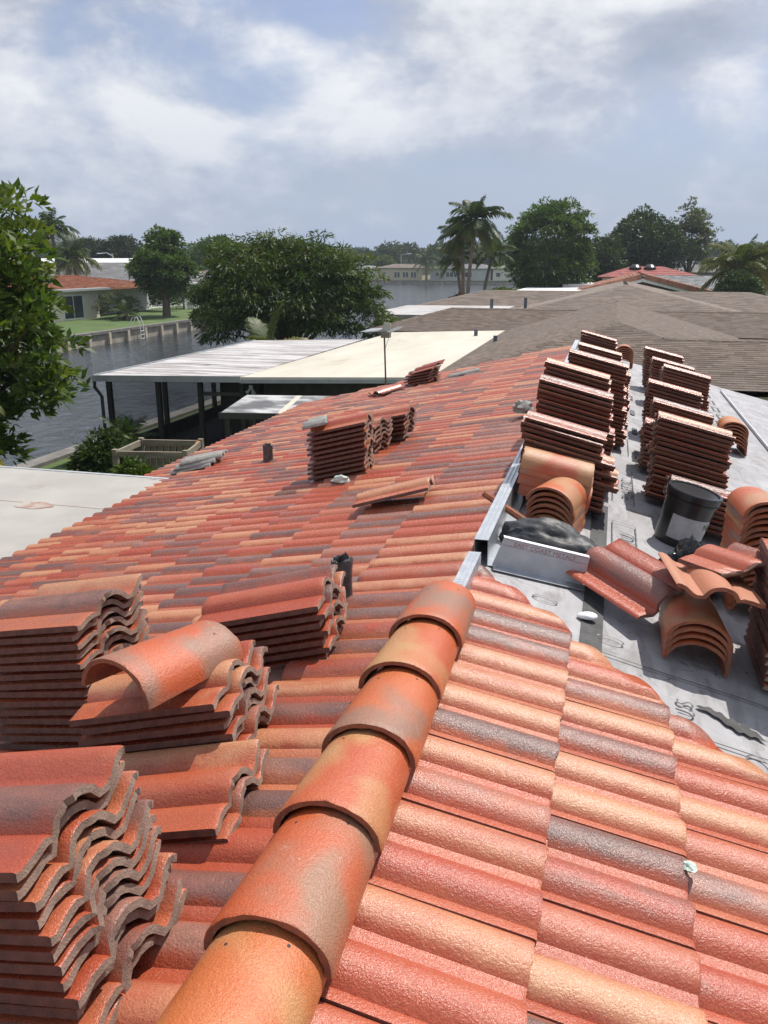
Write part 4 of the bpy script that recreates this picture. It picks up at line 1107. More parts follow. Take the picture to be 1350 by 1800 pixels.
# antenna
an = empty('television_antenna', (-5.46, 20.0, 0)); tag(an, 'weathered flat television antenna on a thin pole in front of the cream roof', 'antenna')
ap = at_y(677, 668, 20.3); tp_ = at_y(676, 592, 20.3); ax_, az_ = ap.x, tp_.z
an.location = (ax_, 20.3, 0)
b = MB(); b.tube([(.03, 0, 0), (.02, 0, 2.0), (-.01, 0, 3.0), (-.02, 0, az_)], .022, 8); b.build('pole', M_BARK, an, 40)
b = MB(); b.box(-.09, .13, -.10, .10, az_-.02, az_+.13); b.build('rotor_box', M_WOOD, an, bevel=.01)
b = MB(); b.add([(-.09, .02, az_+.14), (.15, .02, az_+.14), (.13, .03, az_+.34), (-.03, .03, az_+.36), (-.09, 0, az_+.14), (.15, 0, az_+.14), (.13, .01, az_+.34), (-.03, .01, az_+.36)], [(0, 1, 2, 3), (7, 6, 5, 4), (0, 4, 5, 1), (1, 5, 6, 2), (2, 6, 7, 3), (3, 7, 4, 0)]); b.build('reflector', M_CREAM, an)
b = MB(); b.bar((-.50, -.1, az_+.11), (.28, .12, az_+.17), .025); b.build('boom', M_METAL, an)
for i in range(9):
    t = i/8; x = -.50+t*.40; z = az_+.11+t*.03
    b = MB(); b.tube([(x-.06, -.28, z+.02), (x+.1, .22, z+.07)], .006, 5); b.build('element', M_METAL, an)
for i in range(3):
    x = .14+i*.06; b = MB(); b.tube([(x-.05, -.2, az_+.13), (x+.14, .25, az_+.24)], .006, 5); b.build('element', M_METAL, an)
b = MB(); b.tube([(.10, 0, az_), (-.01, 0, az_-.32)], .006, 5); b.build('stay', M_METAL, an)
# --- house 3, 4, 5 further along
h3 = empty('far_shingle_house'); tag(h3, 'second brown shingle house beyond the first, with a paler ridge', 'house')
Z3 = H-1.45
f3, ze3 = hip_faces(.85, 51, 70, 7.2, Z3, .22, 7.0, 0)
roof_part('roof', f3, M_SHIN2, h3, .5, .2, .02, 40); cap_line([(-6.35, 51, ze3), (.85, 58, Z3), (.85, 70, Z3)], M_SHIN2, h3); cap_line([(8.05, 51, ze3), (.85, 58, Z3)], M_SHIN2, h3)
f3b, z3b = hip_faces_x(62, -14, 14, 5.0, H-2.0, .22, 5, 5)
roof_part('cross_roof', f3b, M_SHIN2, h3, .5, .2, .02, 50); cap_line([(-14, 57, z3b), (-9, 62, H-2.0), (9, 62, H-2.0), (14, 57, z3b)], M_SHIN2, h3)
b = MB(); b.box(-5.8, 7.5, 51.6, 69.5, 0, ze3-.1); wpart(b, 'wall', M_STUCCO, h3)
b = MB(); b.box(-13.3, 13.3, 57.6, 66.5, 0, z3b-.1); wpart(b, 'cross_wall', M_STUCCO, h3)
b = MB(); b.slab([(-13.5, 46, 2.25), (-6.2, 46, 2.3), (-6.2, 56.6, 2.3), (-13.5, 56.6, 2.25)], .15); wpart(b, 'flat_roof', M_WROOF, h3)
b = MB(); b.box(-13, -6.3, 46.5, 56.5, 0, 2.1); wpart(b, 'patio_wall', M_STUCCO, h3)
for X, Y in ((-6.9, 50.5), (-5.1, 52.5)):
    b = MB(); b.tube([(X, Y, 2.2), (X, Y, 3.0)], .1, 10); wpart(b, 'vent_pipe', M_GALVP, h3, 40)
h4 = empty('terracotta_gable_house'); tag(h4, 'far house with terracotta tiled gable end and white bargeboard', 'house')
Y4 = 82; A4 = at_y(1131, 482, Y4); LZ = A4.z
wl = A4.x-at_y(1000, 520, Y4).x; 
f4, ze4 = hip_faces(A4.x, Y4, Y4+16, 9.6, LZ, .245, 0, 0)
roof_part('roof', f4, M_TERRA, h4, .33, .38, .05, 60)
cap_line([(A4.x, Y4, LZ), (A4.x, Y4+16, LZ)], M_TERRA, h4, .45)
b = MB()
for s_ in (-1, 1):
    b.bar((A4.x+s_*.0, Y4-.06, LZ-.52), (A4.x+s_*9.4, Y4-.06, LZ-.52-.245*9.4), .08, .30)
wpart(b, 'bargeboard', M_WHITE, h4)
for s_ in (-1, 1):
    for k in range(26):
        u = .15+k*.37
        b = MB(); b.bar((A4.x+s_*u, Y4-.1, LZ-.16-.245*u), (A4.x+s_*(u+.40), Y4-.1, LZ-.20-.245*(u+.40)), .34, .46); o = wpart(b, 'rake_tile', M_TERRA, h4, None, .06); vgroup(o.data, 'tint', [random.random()]*len(o.data.polygons))
b = MB(); b.add([(A4.x-9, Y4+.8, 0), (A4.x+9, Y4+.8, 0), (A4.x+9, Y4+.8, LZ-.3-2.3), (A4.x, Y4+.8, LZ-.3), (A4.x-9, Y4+.8, LZ-.3-2.3)]+[(A4.x-9, Y4+15, 0), (A4.x+9, Y4+15, 0), (A4.x+9, Y4+15, LZ-2.6), (A4.x, Y4+15, LZ-.3), (A4.x-9, Y4+15, LZ-2.6)], [(4, 3, 2, 1, 0), (5, 6, 7, 8, 9), (0, 1, 6, 5), (1, 2, 7, 6), (3, 4, 9, 8), (4, 0, 5, 9)]); wpart(b, 'wall', pm('brown_gable', (.12, .075, .06), (.10, .06, .05), 3, .9), h4)
h5 = empty('grey_tile_house'); tag(h5, 'far house with grey flat-tile roof slope behind the terracotta gable', 'house')
Y5 = 96; a5 = at_y(1145, 484, Y5+5); b5 = at_y(1258, 484, Y5+5); c5 = at_y(1264, 512, Y5-2)
roof_part('roof', [[(a5.x-5, Y5-3, a5.z-1.9), (c5.x+.3, Y5-3, a5.z-1.9), (b5.x, Y5+5, a5.z), (a5.x-3, Y5+5, a5.z)]], M_GREYT2, h5, .6, .38, .05, 70)
b = MB(); b.box(a5.x-4, c5.x-.5, Y5-2, Y5+9, 0, a5.z-2.0); wpart(b, 'wall', M_STUCCOG, h5)
h6 = empty('red_roof_house'); tag(h6, 'far house with bright red metal roof and two black roof vents', 'house')
Y6 = 112; a6 = at_y(1140, 468, Y6)
f6, ze6 = hip_faces_x(Y6, a6.x-6, a6.x+6.5, 5.5, a6.z, .22, 4, 5)
roof_part('roof', f6, M_REDROOF, h6, .5, .9, .03, 80)
b = MB(); b.box(a6.x-5.4, a6.x+5.9, Y6-4.8, Y6+4.8, 0, ze6-.1); wpart(b, 'wall', M_STUCCO, h6)
for px in (1117, 1143):
    q = at_y(px, 468, Y6-1.5); b = MB(); b.lathe([(.0, .75), (.35, .72), (.75, .35), (.75, .25), (.3, .22), (.3, -.9)], 14, (q.x, Y6-1.5, q.z-.5)); wpart(b, 'roof_vent', M_BLACKP, h6, 40)
h7 = empty('white_flat_house'); tag(h7, 'far house with bright white flat roof beside the palms', 'house')
q0 = at_z(895, 514, 2.6); q1 = at_z(1005, 514, 2.6)
b = MB(); b.slab([(q0.x, q0.y, 2.6), (q0.x+10.5, q0.y, 2.6), (q0.x+10.5, q0.y+16, 2.6), (q0.x, q0.y+16, 2.6)], .25); wpart(b, 'flat_roof', M_WHITE, h7)
b = MB(); b.box(q0.x+.5, q0.x+10, q0.y+.5, q0.y+15.5, 0, 2.34); wpart(b, 'wall', M_STUCCO, h7)
b = MB(); b.box(q0.x+3.5, q0.x+10, q0.y+16.5, q0.y+24, 0, 2.9); wpart(b, 'rear_block', M_WHITE, h7)
h9 = empty('street_house'); tag(h9, 'grey-roofed house with dark garage gable behind the yellowish palm', 'house')
q = at_z(1285, 480, 2.6)
Y9 = 150.
A9 = at_y(1262, 466, Y9)
f9, ze9 = hip_faces_x(Y9, A9.x-11, A9.x+14, 6, A9.z+.6, .28, 0, 0); roof_part('roof', f9, M_SHING, h9, .8, .4, .03, 90)
b = MB(); b.box(A9.x-10, A9.x+13, Y9-5, Y9+5, 0, ze9); wpart(b, 'wall', M_STUCCOG, h9)
for k in range(3):
    b = MB(); b.box(A9.x-7+k*6, A9.x-4.5+k*6, Y9-5.06, Y9-4.98, .9, 2.2); wpart(b, 'window', M_GLASS, h9)
# ------------------------------------------------------------------ canal walls
def seawall(name, label, a, b_, step=2.4, face=1):
    r = empty(name, ((a[0]+b_[0])/2, (a[1]+b_[1])/2, 0)); tag(r, label, 'seawall')
    def sp(mb, nm, mt):
        o = mb.build(nm, mt, None); o.parent = r; o.matrix_parent_inverse = r.matrix_basis.inverted(); return o
    A = Vector((a[0], a[1], 0)); B_ = Vector((b_[0], b_[1], 0)); d = (B_-A).normalized(); nn_ = Vector((d.y, -d.x, 0))*face
    q = MB(); q.bar(A+nn_*.06+Vector((0, 0, -.65)), B_+nn_*.06+Vector((0, 0, -.65)), .12, 1.2); sp(q, 'panel', M_SEAWALL)
    q = MB(); q.bar(A+nn_*.02+Vector((0, 0, .0)), B_+nn_*.02+Vector((0, 0, 0)), .5, .20); sp(q, 'cap_beam', M_CAPW)
    n = int((B_-A).length/step)
    for i in range(n+1):
        p = A+d*(i*step)
        q = MB(); q.box(-.15, .15, -.12, .12, -1.6, -.08, Matrix.Translation(p+nn_*.22)@Matrix.Rotation(math.atan2(d.y, d.x), 4, 'Z')); sp(q, 'pile', M_PILE)
    return r
seawall('seawall', 'concrete seawall with piles along the far bank of the canal', (-37, 20), (-37, 112), 2.6, 1)
seawall('seawall', 'concrete seawall along the near bank behind the porch', (-14.2, 5), (-14.2, 104), 3.0, -1)
sw = seawall('seawall', 'low concrete seawall in front of the houses across the lake', (-160, FARY), (140, FARY), 6.0, 1)
# swim ladder on the canal wall
ld = empty('swim_ladder', (-36.7, 60.8, 0)); tag(ld, 'bright metal swim ladder over the canal seawall', 'ladder')
for dy in (-.25, .25):
    b = MB(); b.tube([(-.9, dy, .1), (-.55, dy, .75), (-.1, dy, .85), (.12, dy, .3), (.16, dy, -1.3)], .035, 6); b.build('side_rail', M_WHITE, ld, 50)
for z in (-.25, -.55, -.85):
    b = MB(); b.bar((.15, -.25, z), (.15, .25, z), .07, .05); b.build('rung', M_WHITE, ld)
# ------------------------------------------------------------------ foliage
def leaves(C, N, size, jit=.35, width=.36, droop=.25, rg=RNG, tint=None):
    """leaf quads at C pointing along N (numpy arrays)"""
    n = len(C); N = N/np.maximum(np.linalg.norm(N, axis=1), 1e-6)[:, None]
    D = N+rg.normal(0, jit, (n, 3)); D[:, 2] -= droop; D /= np.linalg.norm(D, axis=1)[:, None]
    S = np.cross(D, rg.normal(0, 1, (n, 3))+np.array([0, 0, 1.2])); S /= np.maximum(np.linalg.norm(S, axis=1), 1e-6)[:, None]
    U = np.cross(S, D); U *= np.sign(U[:, 2:3]+1e-9)
    L = size*(.65+.7*rg.random((n, 1)))
    a = C; b_ = C+D*L*.45+S*L*width*.5+U*L*.05; c = C+D*L-np.array([0, 0, 1])*L*.10; d = C+D*L*.45-S*L*width*.5+U*L*.05
    V = np.stack([a, b_, c, d], 1).reshape(-1, 3); F = np.arange(4*n).reshape(-1, 4)
    return V, F
def crown_np(center, rad, nclump, per, leaf, clump_r, rg, squash=.75, shell=.62, up=.25, droop=.25, width=.36, jit=.45, lump=.22, low=-.55):
    """clumps spread through an uneven crown volume; returns V,F,tint"""
    rad = np.array(rad); center = np.array(center)
    d = rg.normal(0, 1, (nclump, 3)); d /= np.linalg.norm(d, axis=1)[:, None]; d[:, 2] = np.where(d[:, 2] < low, -d[:, 2]*.6, d[:, 2])
    ph = rg.random(6)*6.28
    wob = 1+lump*(np.sin(3*np.arctan2(d[:, 1], d[:, 0])+ph[0])*.5+np.sin(5*d[:, 2]+ph[1])*.4+np.sin(4*d[:, 0]+ph[2])*.4+np.sin(6*d[:, 1]+ph[3])*.3)
    rr = shell+(1-shell)*rg.random(nclump)**.6
    cc = center+d*rad*(rr*wob)[:, None]
    cr = clump_r*(.6+.8*rg.random(nclump))
    q = rg.normal(0, 1, (nclump, per, 3)); q /= np.linalg.norm(q, axis=2)[:, :, None]
    q[:, :, 2] = np.abs(q[:, :, 2])*.9-.25*rg.random((nclump, per))
    pos = cc[:, None, :]+q*(cr[:, None, None]*(.55+.45*rg.random((nclump, per, 1))))*np.array([1, 1, squash])
    nrm = q*1.0+d[:, None, :]*.35+np.array([0, 0, up])
    C = pos.reshape(-1, 3); N = nrm.reshape(-1, 3)
    V, F = leaves(C, N, leaf, jit, width, droop, rg)
    ct = rg.random(nclump)
    t = np.clip(.62*ct[:, None]+.5*rg.random((nclump, per)), 0, 1).reshape(-1)
    return V, F, t, cc
def tree(name, label, base, height, center, rad, mat, nclump=160, per=60, leaf=.22, clump_r=.7, trunk_r=.18, cat='tree', group=None, seed=1, limbs=9, bark=None, extra=(), **kw):
    rg = np.random.default_rng(seed)
    r = empty(name, base); tag(r, label, cat, group)
    bs = Vector(base); ctr = Vector(center)-bs
    V, F, t, cc = crown_np(tuple(ctr), rad, nclump, per, leaf, clump_r, rg, **kw)
    for ec, er, en in extra:
        V2, F2, t2, cc2 = crown_np(tuple(Vector(ec)-bs), er, en, per, leaf, clump_r, rg, **kw); F = np.concatenate([F, F2+len(V)]); V = np.concatenate([V, V2]); t = np.concatenate([t, t2]); cc = np.concatenate([cc, cc2])
    me = mesh_np('crown', V, F, [mat]); vgroup(me, 'tint', t); link('crown', me, r)
    b = MB(); fork = Vector((ctr.x*.25, ctr.y*.25, max(.4, (ctr.z-rad[2])*.9 if ctr.z-rad[2] > .6 else ctr.z*.35)))
    b.tube([(0, 0, -.1), (ctr.x*.08+.03, .02, fork.z*.5), fork, ctr*.75+fork*.25, ctr+Vector((0, 0, rad[2]*.35))], [trunk_r*1.25, trunk_r, trunk_r*.85, trunk_r*.5, trunk_r*.15], 9)
    for i in rg.choice(len(cc), min(limbs, len(cc)), replace=False):
        e = Vector(cc[i]); m1 = fork.lerp(e, .5)+Vector((0, 0, .12*rad[2]))
        b.tube([fork*.9, m1, e], [trunk_r*.5, trunk_r*.28, trunk_r*.08], 6)
    b.build('trunk', bark or M_BARK, r, 60)
    return r
def palm(name, label, base, top, nf, flen, mat, tr=.13, seed=1, droop=1.0, group=None, frond_w=.42, leaf_n=34, cat='palm tree', bark=None):
    rg = random.Random(seed); r = empty(name, base); tag(r, label, cat, group)
    bs = Vector(base); T = Vector(top)-bs
    b = MB(); pts = [Vector((0, 0, -.1))]+[Vector((T.x*(t**1.7), T.y*(t**1.7), T.z*t)) for t in (.12, .3, .5, .7, .85, 1)]
    b.tube(pts, [tr*1.6, tr*1.15, tr, tr*.92, tr*.88, tr*.85, tr*.95], 10); b.build('trunk', bark or M_PALMT, r, 60)
    for i in range(nf):
        az = 2*math.pi*(i*.381966+rg.uniform(-.04, .04)); el = R_(78-118*(i/nf)+rg.uniform(-7, 7)); L = flen*rg.uniform(.85, 1.1)*(.75 if i < 4 else 1)
        d = Vector((math.cos(az)*math.cos(el), math.sin(az)*math.cos(el), math.sin(el)))
        p = T.copy(); pts = [p.copy()]; k = 11; dirs = [d.copy()]
        for s_ in range(k):
            d = (d+Vector((0, 0, -1))*.12*droop*(.4+1.2*s_/k)).normalized(); p = p+d*(L/k); pts.append(p.copy()); dirs.append(d.copy())
        V, F, tn = [], [], []
        base_t = max(0, min(1, .15+.75*(i/nf)+rg.uniform(-.2, .2)))
        side0 = Vector((-math.sin(az), math.cos(az), 0))
        for j in range(leaf_n):
            t = .10+.89*j/(leaf_n-1); f = t*k; i0 = min(k-1, int(f)); q = pts[i0].lerp(pts[i0+1], f-i0); dd = dirs[i0]
            upv = side0.cross(dd).normalized(); upv = upv if upv.z > 0 else -upv
            ll = L*frond_w*(math.sin(math.pi*min(1, .12+.86*t))**.6)*rg.uniform(.85, 1.1)
            for sg in (-1, 1):
                ld_ = (side0*sg*.80+dd*.62+upv*.10+Vector((0, 0, -1))*rg.uniform(.15, .55)*droop).normalized()
                w_ = ll*.050+.006; e1 = q+ld_*ll*.55; e2 = q+ld_*ll*.9+Vector((0, 0, -1))*ll*.28*droop
                n0 = len(V); V += [q-dd*w_*.6, e1-dd*w_, e2, e1+dd*w_, q+dd*w_*.6]; F.append((n0, n0+1, n0+2, n0+3, n0+4)); tn.append(max(0, min(1, base_t+rg.uniform(-.12, .12))))
        nb = len(F); mbt = MB(); mbt.tube(pts, [.028*(1-.85*j/k)*flen/2.2 for j in range(k+1)], 4)
        n0 = len(V); V += [Vector(v) for v in mbt.v]; F += [tuple(x+n0 for x in f) for f in mbt.f]; tn += [base_t]*len(mbt.f)
        me = mesh_np('frond', V, F, [mat]); vgroup(me, 'tint', tn); link('frond', me, r)
    return r
def gz(x, y, Y): return at_y(x, y, Y)
# foreground tree on the near bank (left edge)
tree('almond_tree', 'large bright green broad-leaved tree filling the left edge', (-13.0, 13.6, 0), 6.5, (-13.0, 13.7, 4.1), (2.7, 2.6, 2.75), LM_ALMOND, 360, 74, .235, .46, .16, seed=3, squash=.55, shell=.45, up=.45, droop=.12, width=.42, jit=.5, lump=.3, limbs=22, low=-.9, extra=[((-13.1, 13.2, 2.0), (1.7, 1.7, 1.5), 130)])
# drooping browned palm fronds in front of it
pf = palm('young_palm', 'young palm with browned drooping fronds in front of the bright green tree', (-10.9, 11.2, 0), (-11.1, 11.4, 2.55), 9, 2.0, LM_PALMY, .09, 31, 1.25, leaf_n=40)
# mango tree in the centre
tree('mango_tree', 'big round mango tree beyond the white porch roof', (-14.9, 38.0, 0), 6.5, (-15.1, 38.3, 3.25), (4.0, 3.8, 2.6), LM_MANGO, 560, 96, .27, .62, .28, seed=8, squash=.8, shell=.60, up=.1, droop=.75, width=.22, jit=.38, lump=.24, limbs=26)
palm('young_palm', 'young palm fronds sprouting between the porch roof and the mango tree', (-16.2+2.7, 31.6, 0), (-13.4, 31.8, 1.55), 7, 2.3, LM_PALMY, .1, 33, .6, leaf_n=38)
# coconut palms behind the shingle houses
pb = [(836, 372, 66., 8.6, 13, 2.9, 1), (812, 398, 68., 7.6, 10, 2.4, 2), (868, 430, 71., 6.2, 8, 2.2, 3), (800, 436, 70., 5.6, 7, 2.0, 4)]
plab = ['tallest coconut palm of the clump beside the lake', 'second coconut palm, left of the tallest one by the lake', 'shorter coconut palm right of the tallest one by the lake', 'lowest coconut palm at the left of the lakeside clump']
for (px, py, Y, hgt, nf, fl_, sd_), lab in zip(pb, plab):
    t_ = at_y(px, py, Y); lean = (.5, -.3, .9, -.8)[sd_-1]
    palm('coconut_palm', lab, (t_.x-lean, Y, 0), (t_.x, Y, t_.z-.6), nf+6, fl_, LM_PALM, .155, sd_+50, .95, 'coconut palms beside the lake', leaf_n=40)
tree('flowering_shrub', 'small purple-red shrub at the foot of the coconut palms', (at_z(806, 545, 1.0).x, 62, 0), 1.6, (at_y(806, 541, 62).x, 62, 1.9), (.8, .8, .9), leafmat('purple_leaf', (.08, .02, .03), (.14, .03, .05), (.20, .06, .08)), 40, 30, .22, .25, .05, 'shrub', seed=77)
tree('leafy_shrub', 'light green leafy shrub at the white flat roof edge', (at_y(880, 515, 66).x, 66, 0), 2.4, (at_y(880, 517, 66).x, 66, 2.1), (1.1, 1.1, .9), LM_ALMOND, 60, 30, .3, .35, .06, 'shrub', seed=78)
# broad trees on the right
def skytree(name, label, x0, x1, ytop, ybot, Y, mat, nclump, per, leaf, cl, seed, group=None, **kw):
    c = (x0+x1)/2; a = at_y(x0, (ytop+ybot)/2, Y); b_ = at_y(x1, (ytop+ybot)/2, Y); tp = at_y(c, ytop, Y).z; bt = at_y(c, ybot, Y).z
    rx = (b_.x-a.x)/2; cx = (a.x+b_.x)/2; rz = (tp-bt)/2
    return tree(name, label, (cx, Y, 0), tp, (cx, Y, (tp+bt)/2), (rx*.95, rx*.9, rz*.95), mat, nclump, per, leaf, cl, .05*rx+.12, 'tree', group, seed, **{'low': -.95, **kw})
skytree('broad_tree', 'tall dense green tree right of the coconut palms', 888, 1045, 356, 528, 92., LM_MID, 520, 46, .42, .85, 12, shell=.68, lump=.14)
skytree('broad_tree', 'dark round tree behind the red roof', 1068, 1195, 372, 505, 128., LM_DARK, 420, 44, .55, 1.05, 13, shell=.66, lump=.18)
skytree('airy_tree', 'thin open-crowned tree right of the dark round tree', 1170, 1262, 364, 478, 134., LM_OLIVE, 190, 34, .5, .75, 14, shell=.40, lump=.4)
skytree('broad_tree', 'low dark green tree between the tall green tree and the dark one', 1020, 1092, 418, 512, 118., LM_DARK, 200, 40, .5, .9, 15)
skytree('clipped_hedge_tree', 'dark rounded clipped tree under the yellowish palm', 1262, 1335, 478, 540, 74., LM_DARK, 220, 46, .22, .4, 16, shell=.8, lump=.05)
t_ = at_y(1302, 462, 78.)
palm('yellow_palm', 'yellowing palm in front of the street houses at the right edge', (t_.x+.3, 78, 0), (t_.x, 78, t_.z-.3), 24, 3.6, LM_PALMY, .22, 61, 1.0, leaf_n=40)
t_ = at_y(1345, 452, 84.)
palm('yellow_palm', 'second palm, cut off by the right edge', (t_.x+.3, 84, 0), (t_.x, 84, t_.z-.3), 20, 3.6, LM_PALMY, .22, 62, 1.0, leaf_n=36)
# ------------------------------------------------------------------ houses across the canal
def chouse(name, label, cat='house'):
    r = empty(name); tag(r, label, cat); return r
c1_ = chouse('canal_house', 'pale house with orange tiled hip roof and sliding doors across the canal')
b = MB(); b.box(-60, -47.2, 58, 71.2, 0, 2.55); wpart(b, 'wall', M_STUCCO, c1_)
b = MB(); b.box(-60, -49.6, 71.21, 84, 0, 2.5); wpart(b, 'recessed_wall', M_STUCCOG, c1_)
fo, zo = hip_faces(-54.6, 57.2, 85, 7.4, 3.75, .15, 7.0, 7.0)
roof_part('roof', fo, M_ORANGE, c1_, .33, .36, .06, 100)
b = MB(); b.box(-49.5, -46.3, 56.8, 72.0, 2.56, 2.74); wpart(b, 'flat_roof', M_GUTTER, c1_)
for k, (ya_, yb_) in enumerate(((60.6, 63.4), (65.6, 68.6))):
    fr2 = MB(); fr2.box(-47.2, -47.12, ya_, yb_, .05, 2.25); fo_ = wpart(fr2, 'sliding_door', M_WHITE, c1_)
    for (p, q) in ((ya_+.12, (ya_+yb_)/2-.06), ((ya_+yb_)/2+.06, yb_-.12)):
        g = MB(); g.box(-47.13, -47.10, p, q, .18, 2.12); wpart(g, 'pane', M_GLASS, fo_)
g = MB(); g.box(-49.62, -49.52, 74, 77.2, .9, 2.0); w1 = wpart(g, 'window', M_WHITE, c1_)
for (p, q) in ((74.12, 75.5), (75.7, 77.08)):
    g = MB(); g.box(-49.53, -49.50, p, q, 1.0, 1.9); wpart(g, 'pane', M_GLASS, w1)
aw = MB(); aw.add([(-47.1, 57.2, 1.95), (-47.1, 61.6, 1.95), (-45.6, 61.6, 1.35), (-45.6, 57.2, 1.35), (-47.1, 57.2, 1.88), (-47.1, 61.6, 1.88), (-45.6, 61.6, 1.15), (-45.6, 57.2, 1.15)], [(0, 1, 2, 3), (7, 6, 5, 4), (0, 4, 5, 1), (1, 5, 6, 2), (2, 6, 7, 3), (3, 7, 4, 0)]); wpart(aw, 'awning', M_WHITE, c1_)
# screened lanai
c2_ = chouse('screened_lanai', 'white framed screened lanai at the end of the orange-roofed house', 'porch')
b = MB(); b.box(-57, -49.8, 84.5, 96.5, 2.5, 2.7); wpart(b, 'roof', M_WHITE, c2_)
for y in (84.8, 88.6, 92.4, 96.2):
    b = MB(); b.box(-50.15, -49.95, y-.14, y+.14, 0, 2.5); wpart(b, 'post', M_WHITE, c2_)
for z in (.05, .9, 1.45, 2.0):
    b = MB(); b.box(-50.1, -50.0, 85, 96, z, z+.07); wpart(b, 'rail', M_WHITE, c2_)
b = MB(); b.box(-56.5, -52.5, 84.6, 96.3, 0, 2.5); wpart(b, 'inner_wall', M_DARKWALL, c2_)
b = MB(); b.box(-50.06, -50.03, 85, 96, 0, .9); wpart(b, 'knee_panel', M_WHITE, c2_)
c3_ = chouse('grey_hip_house', 'grey-roofed house behind the orange tiled one across the canal')
fg, zg = hip_faces_x(104, -84, -52, 8, 5.0, .28, 8, 8); roof_part('roof', fg, M_SHING, c3_, .8, .4, .03, 110)
b = MB(); b.box(-83, -53, 97, 111, 0, zg); wpart(b, 'wall', M_STUCCO, c3_)
c4_ = chouse('white_flat_roof_house', 'house with bright white roof behind the grey one across the canal')
fw_, zw_ = hip_faces_x(118, -110, -62, 7, 5.6, .22, 0, 0)
b = MB()
for P in fw_: b.slab(P, .2)
wpart(b, 'roof', M_WHITE, c4_); b = MB(); b.box(-109, -63, 112, 124, 0, zw_-.1); wpart(b, 'wall', M_STUCCO, c4_)
# light pole
q = at_y(203, 488, 122.); lpz = at_y(203, 446, 122.).z
ul = empty('light_pole', (q.x, 122., 0)); tag(ul, 'leaning wooden pole with a lamp arm above the white roof', 'light pole')
b = MB(); b.tube([(.4, 0, 0), (-.2, 0, lpz)], [.18, .13], 8); b.build('pole', M_WOOD, ul, 50)
b = MB(); b.tube([(-.2, 0, lpz-.3), (-1.2, 0, lpz+.15), (-2.2, 0, lpz+.1)], .05, 6); b.build('arm', M_METAL, ul, 50)
b = MB(); b.box(-2.9, -2.1, -.15, .15, lpz, lpz+.14); b.build('lamp_head', M_METAL, ul, bevel=.03)
# plants across the canal
skytree('broad_tree', 'dark tree with a tall tuft standing on the canal bank', 236, 336, 432, 520, 74., LM_MID, 330, 50, .40, .75, 21, shell=.6, lump=.25)
skytree('tree_tuft', 'leafy tuft rising above the dark canal bank tree', 262, 312, 404, 452, 75., LM_MID, 60, 50, .40, .6, 22, shell=.5)
tree('bush', 'grey-green rounded bush on the lawn across the canal', (-44.6, 70.2, 0), 2.2, (-44.6, 70.2, 1.1), (1.6, 1.6, 1.2), LM_OLIVE, 90, 40, .22, .35, .08, 'bush', seed=23)
palm('young_palm', 'small palm on the lawn across the canal', (-42.3, 68.0, 0), (-42.3, 68.0, .7), 10, 1.8, LM_PALM, .1, 34, .8, leaf_n=24)
for i, (x, y, s_) in enumerate(((-46.5, 82, 1.2), (-46.8, 87, 1.0), (-47.3, 92, 1.3))):
    tree('bush', ('first', 'second', 'third')[i]+' dark bush in front of the white lanai, counting from the left', (x, y, 0), 2*s_, (x, y, s_*.9), (s_*1.2, s_*1.2, s_), LM_DARK, 60, 36, .25, .4, .07, 'bush', seed=40+i)
fnc = empty('white_fence', (-46, 96, 0)); tag(fnc, 'low white picket fence behind the canal bank tree', 'fence')
for i in range(40):
    b = MB(); b.box(-.03, .03, -10+i*.5-.16, -10+i*.5+.16, .05, 1.15); b.build('picket', M_WHITE, fnc)
for z in (.3, .9):
    b = MB(); b.box(-.09, -.035, -10.2, 9.8, z, z+.09); b.build('fence_rail', M_WHITE, fnc)
t_ = at_y(88, 396, 88.)
palm('slender_palm', 'palm with drooping crown rising behind the bright green tree', (t_.x+.6, 88, 0), (t_.x, 88, t_.z-.3), 18, 3.4, LM_PALM, .2, 64, 1.0, leaf_n=36)
t_ = at_y(128, 446, 84.)
palm('slender_palm', 'shorter shaggy palm beside the orange roof', (t_.x+.3, 84, 0), (t_.x, 84, t_.z-.3), 16, 3.2, LM_PALM, .2, 65, 1.3, leaf_n=36)
skytree('oak_tree', 'grey-green oak mass behind the white roof, left part', 122, 188, 420, 500, 150., LM_OAK, 330, 40, .7, 1.3, 24)
skytree('oak_tree', 'grey-green oak mass behind the white roof, right part', 172, 244, 416, 500, 152., LM_OAK, 340, 40, .7, 1.3, 25)
skytree('umbrella_tree', 'flat-topped tree peeking over the mango tree', 340, 420, 419, 470, 125., LM_MID, 220, 40, .55, 1.0, 26)
skytree('broad_tree', 'round green tree between the dark bank tree and the mango', 300, 350, 444, 520, 112., LM_FAR, 200, 40, .55, 1.0, 27)
c5_ = chouse('brown_roof_house', 'small brown-roofed house glimpsed left of the mango tree')
q = at_y(335, 478, 108.)
fb, zb = hip_faces_x(112, q.x-4, q.x+12, 5, 3.9, .22, 0, 0); roof_part('roof', fb, M_SHIN2, c5_, .8, .4, .03, 120)
b = MB(); b.box(q.x-3.5, q.x+11.5, 107.5, 116.5, 0, zb); wpart(b, 'wall', M_WHITE, c5_)
# under-porch plants in the side yard
tree('garden_shrub', 'dark leafy shrub beside the timber garden frame', (-11.0, 16.2, 0), 1.4, (-11.0, 16.2, .7), (.55, .7, .6), LM_DARK, 80, 40, .15, .22, .05, 'shrub', seed=51)
tree('garden_shrub', 'bright green shrub in front of the timber garden frame', (-9.7, 15.2, 0), 1.0, (-9.7, 15.2, .5), (.5, .35, .4), LM_ALMOND, 60, 36, .15, .2, .04, 'shrub', seed=52)
palm('spiky_plant', 'spiky palm-like plant against the porch screen', (-11.9, 18.6, 0), (-11.9, 18.6, .75), 16, .9, LM_DARK, .06, 66, .5, leaf_n=14, cat='plant')
